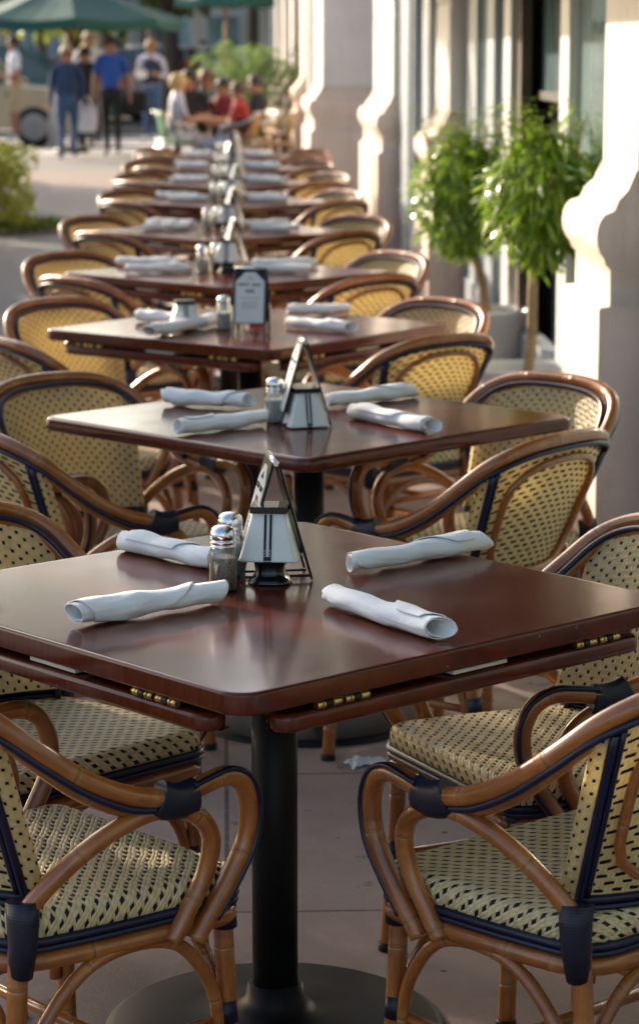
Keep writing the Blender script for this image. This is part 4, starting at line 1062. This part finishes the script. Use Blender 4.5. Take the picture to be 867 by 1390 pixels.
# ------------------------------------------------------------------ cars
def make_car(loc,h,body,label,suv=True):
    root=empty('parked_car',loc,h,label,'car','cars parked beyond the crossing')
    H=1.78 if suv else 1.45; L=4.7
    low=[(-2.3,.42),(-2.34,.75),(-2.28,1.05),(-2.1,1.10),(-1.9,1.12)]
    prof=[(-2.28,.40),(-2.33,.62),(-2.30,.95),(-2.22,1.10),(1.05,1.10),(1.25,1.06),(2.05,.98),(2.25,.88),(2.34,.66),(2.32,.42),(2.2,.34),(-2.2,.34)]
    if not suv: prof=[(x,z*.88) for x,z in prof]
    def extr(prof,w0,wf,name,mat):
        b=MB(); rs=[]
        for t,sx in ((-1,.965),(-.93,.99),(-.8,1),(.8,1),(.93,.99),(1,.965)):
            rs.append([b.vert((x*sx,t*w0*wf(z),.7+(z-.7)*(sx if abs(t)==1 else 1))) for x,z in prof])
        n=len(prof)
        for a,c in zip(rs,rs[1:]):
            for i in range(n): b.face((a[i],a[(i+1)%n],c[(i+1)%n],c[i]))
        b.face(rs[0],None,0,True); b.face(rs[-1][::-1],None,0,True)
        return recalc(b.build(name,mat,root,True))
    bo=extr(prof,.93,lambda z:1-.05*max(0,z-.8),'body',body)
    k=.88 if not suv else 1
    cab=[(-2.20,1.09*k),(-2.08,H-.12),(-1.85,H-.02),(-.3,H),(.25,H-.06),(1.10,1.09*k)]
    extr([(x,z) for x,z in cab],.84,lambda z:1-.16*(z-1.05),'cabin_glass',cm('car_glass',(.05,.08,.08),.05))
    rf=[(-2.1,H-.10),(-1.85,H+.005),(-.3,H+.025),(.26,H-.04),(.26,H-.09),(-.3,H-.03)]
    extr(rf,.78,lambda z:1,'roof',body)
    for s in (-1,1):
        for (x0,x1,xt0,xt1) in ((1.08,1.16,.24,.32),(-.05,.02,-.07,.0),(-1.2,-1.1,-1.2,-1.1),(-2.2,-2.05,-2.08,-1.95)):
            MB().tube([((x0+x1)/2,s*.835,1.08*k),((xt0+xt1)/2,s*.75,H-.05)],.035,6).build('pillar',body,root)
    for x in (-1.45,1.42):
        for s in (-1,1):
            wh=empty('wheel',(x,s*.84,.36)); wh.parent=root; wh.rotation_euler.x=PI/2
            MB().lathe([(.24,-.11),(.34,-.10),(.36,-.05),(.36,.05),(.34,.10),(.24,.11)],28).build('tyre',M['black'],wh)
            rb=MB(); rb.lathe([(.24,-.112),(.25,.0),(.24,.112),(.22,.116)],24)
            for q in range(6): a=q*PI/3; rb.tube([(0,0,s*-.10),(cos(a)*.22,sin(a)*.22,s*-.112)],.03,5)
            rb.build('rim',cm('alloy_rim',(.30,.30,.30),.4),wh)
    for s in (-1,1):
        MB().box((2.26,s*.70,.80*k),(.12,.32,.16),0,.03).build('headlight',M['glass'],root)
        MB().box((-2.30,s*.80,.98*k),(.08,.16,.28),0,.02).build('tail_light',cm('red_lens',(.5,.01,.01),.2),root)
        MB().box((1.0,s*.98,1.13*k),(.16,.16,.13),0,.03).build('wing_mirror',body,root)
    b=MB(); b.box((2.31,0,.48),(.14,1.8,.2),0,.05); b.box((-2.32,0,.48),(.14,1.8,.2),0,.05); b.build('bumper',M['black'],root)
    return root
beige=simple('champagne_car_paint',(.50,.41,.28),.3,.2,.03,coat=.6); whitec=simple('white_car_paint',(.6,.62,.62),.3,0,.03,coat=.6); dgreen=simple('dark_teal_car_paint',(.02,.08,.08),.3,.2,.03,coat=.6); redc=simple('red_car_paint',(.35,.02,.02),.3,0,.03,coat=.6); silver=simple('silver_car_paint',(.45,.46,.47),.3,.5,.03,coat=.6)
c=ony(46,163,44.6); make_car((c.x-1.42,45.6,-.152),0,beige,'champagne coloured off road car parked at the left edge')
c=ony(60,100,52.5); make_car((c.x-.6,52.5,-.152),.0,dgreen,'dark teal car just beyond the beige car')
c=ony(35,100,60); make_car((c.x,60,-.152),PI+.05,redc,'red car farthest left on the road',False)
c=ony(110,100,62); make_car((c.x,62,-.152),PI,whitec,'white car behind the walking people',False)
c=ony(190,100,61.5); make_car((c.x,61.5,-.152),PI,silver,'silver car right of the man in the blue shirt')

# ------------------------------------------------------------------ far buildings, posts
def post(px,y,h,label,rad=.09):
    q=ony(px,100,y); root=empty('street_lamp',(q.x,y,-.1),0,label,'street lamp','pale street lamps')
    MB().lathe([(rad*1.6,0),(rad*1.6,.5),(rad,.6),(rad*.8,h)],14).build('pole',M['kerb'],root)
    if h>2: MB().lathe([(.05,h-.05),(.16,h),(.2,h+.3),(.1,h+.45),(.02,h+.55)],14).build('lantern',M['shade'],root)
post(139,66,4.6,'pale street lamp between the two men with bright shirts',.16); post(184,64,4.8,'pale street lamp right of the man in blue',.20); post(73,43.6,1.15,'short grey bollard post beside the denim shirt woman',.07)
def farb(x0,x1,y,h,mat,label,rows,cols_,dep=12):
    root=empty('building',((x0+x1)/2,y,0),0,label,'building'); w_=x1-x0
    MB().box((0,dep/2,h/2),(w_,dep,h),0,.0).build('wall',mat,root,False)
    for rr in range(rows):
        for cc in range(cols_):
            xx=-w_/2+w_*(cc+.5)/cols_; zz=h*(rr+.5)/rows
            f=MB().box((xx,-.03,zz),(w_/cols_*.6,.1,h/rows*.62)).build('window',M['framew'],root,False)
            MB().box((xx,-.06,zz),(w_/cols_*.5,.1,h/rows*.54)).build('pane',M['pane'],f,False)
    MB().box((0,-.2,h+.1),(w_+.4,.8,.3)).build('cornice',M['stucco'],root,False)
farb(-32,-13,128,6.5,cm('far_grey_render',(.25,.26,.27)),'low grey building far behind the parked cars',2,6)
farb(-12,-4.2,132,7.5,cm('far_dark_render',(.06,.065,.06)),'dark fronted building far behind the walkers',2,4)
farb(-4.0,4,80,6.5,cm('far_cream_render',(.55,.52,.44)),'cream building closing the view beside the café front',2,4)
farb(-60,-34,120,8,cm('far_tan_render',(.34,.28,.22)),'tan building far left beyond the trees',2,7)

# crumpled clear wrapper on the pavement
r=random.Random(8); q=onz(508,1040,0); b=MB()
b.grid(lambda u,v:((u-.5)*.13,(v-.5)*.06+.02*sin(u*6),.006+.02*abs(noise.noise(Vector((u*5,v*5,1))))),14,8)
o=b.build('crumpled_wrapper',cm('cellophane',(.75,.75,.76),.15),None,True,(q.x,q.y,.001),.4); tag(o,'crumpled pale wrapper lying on the pavement under the front table','litter')
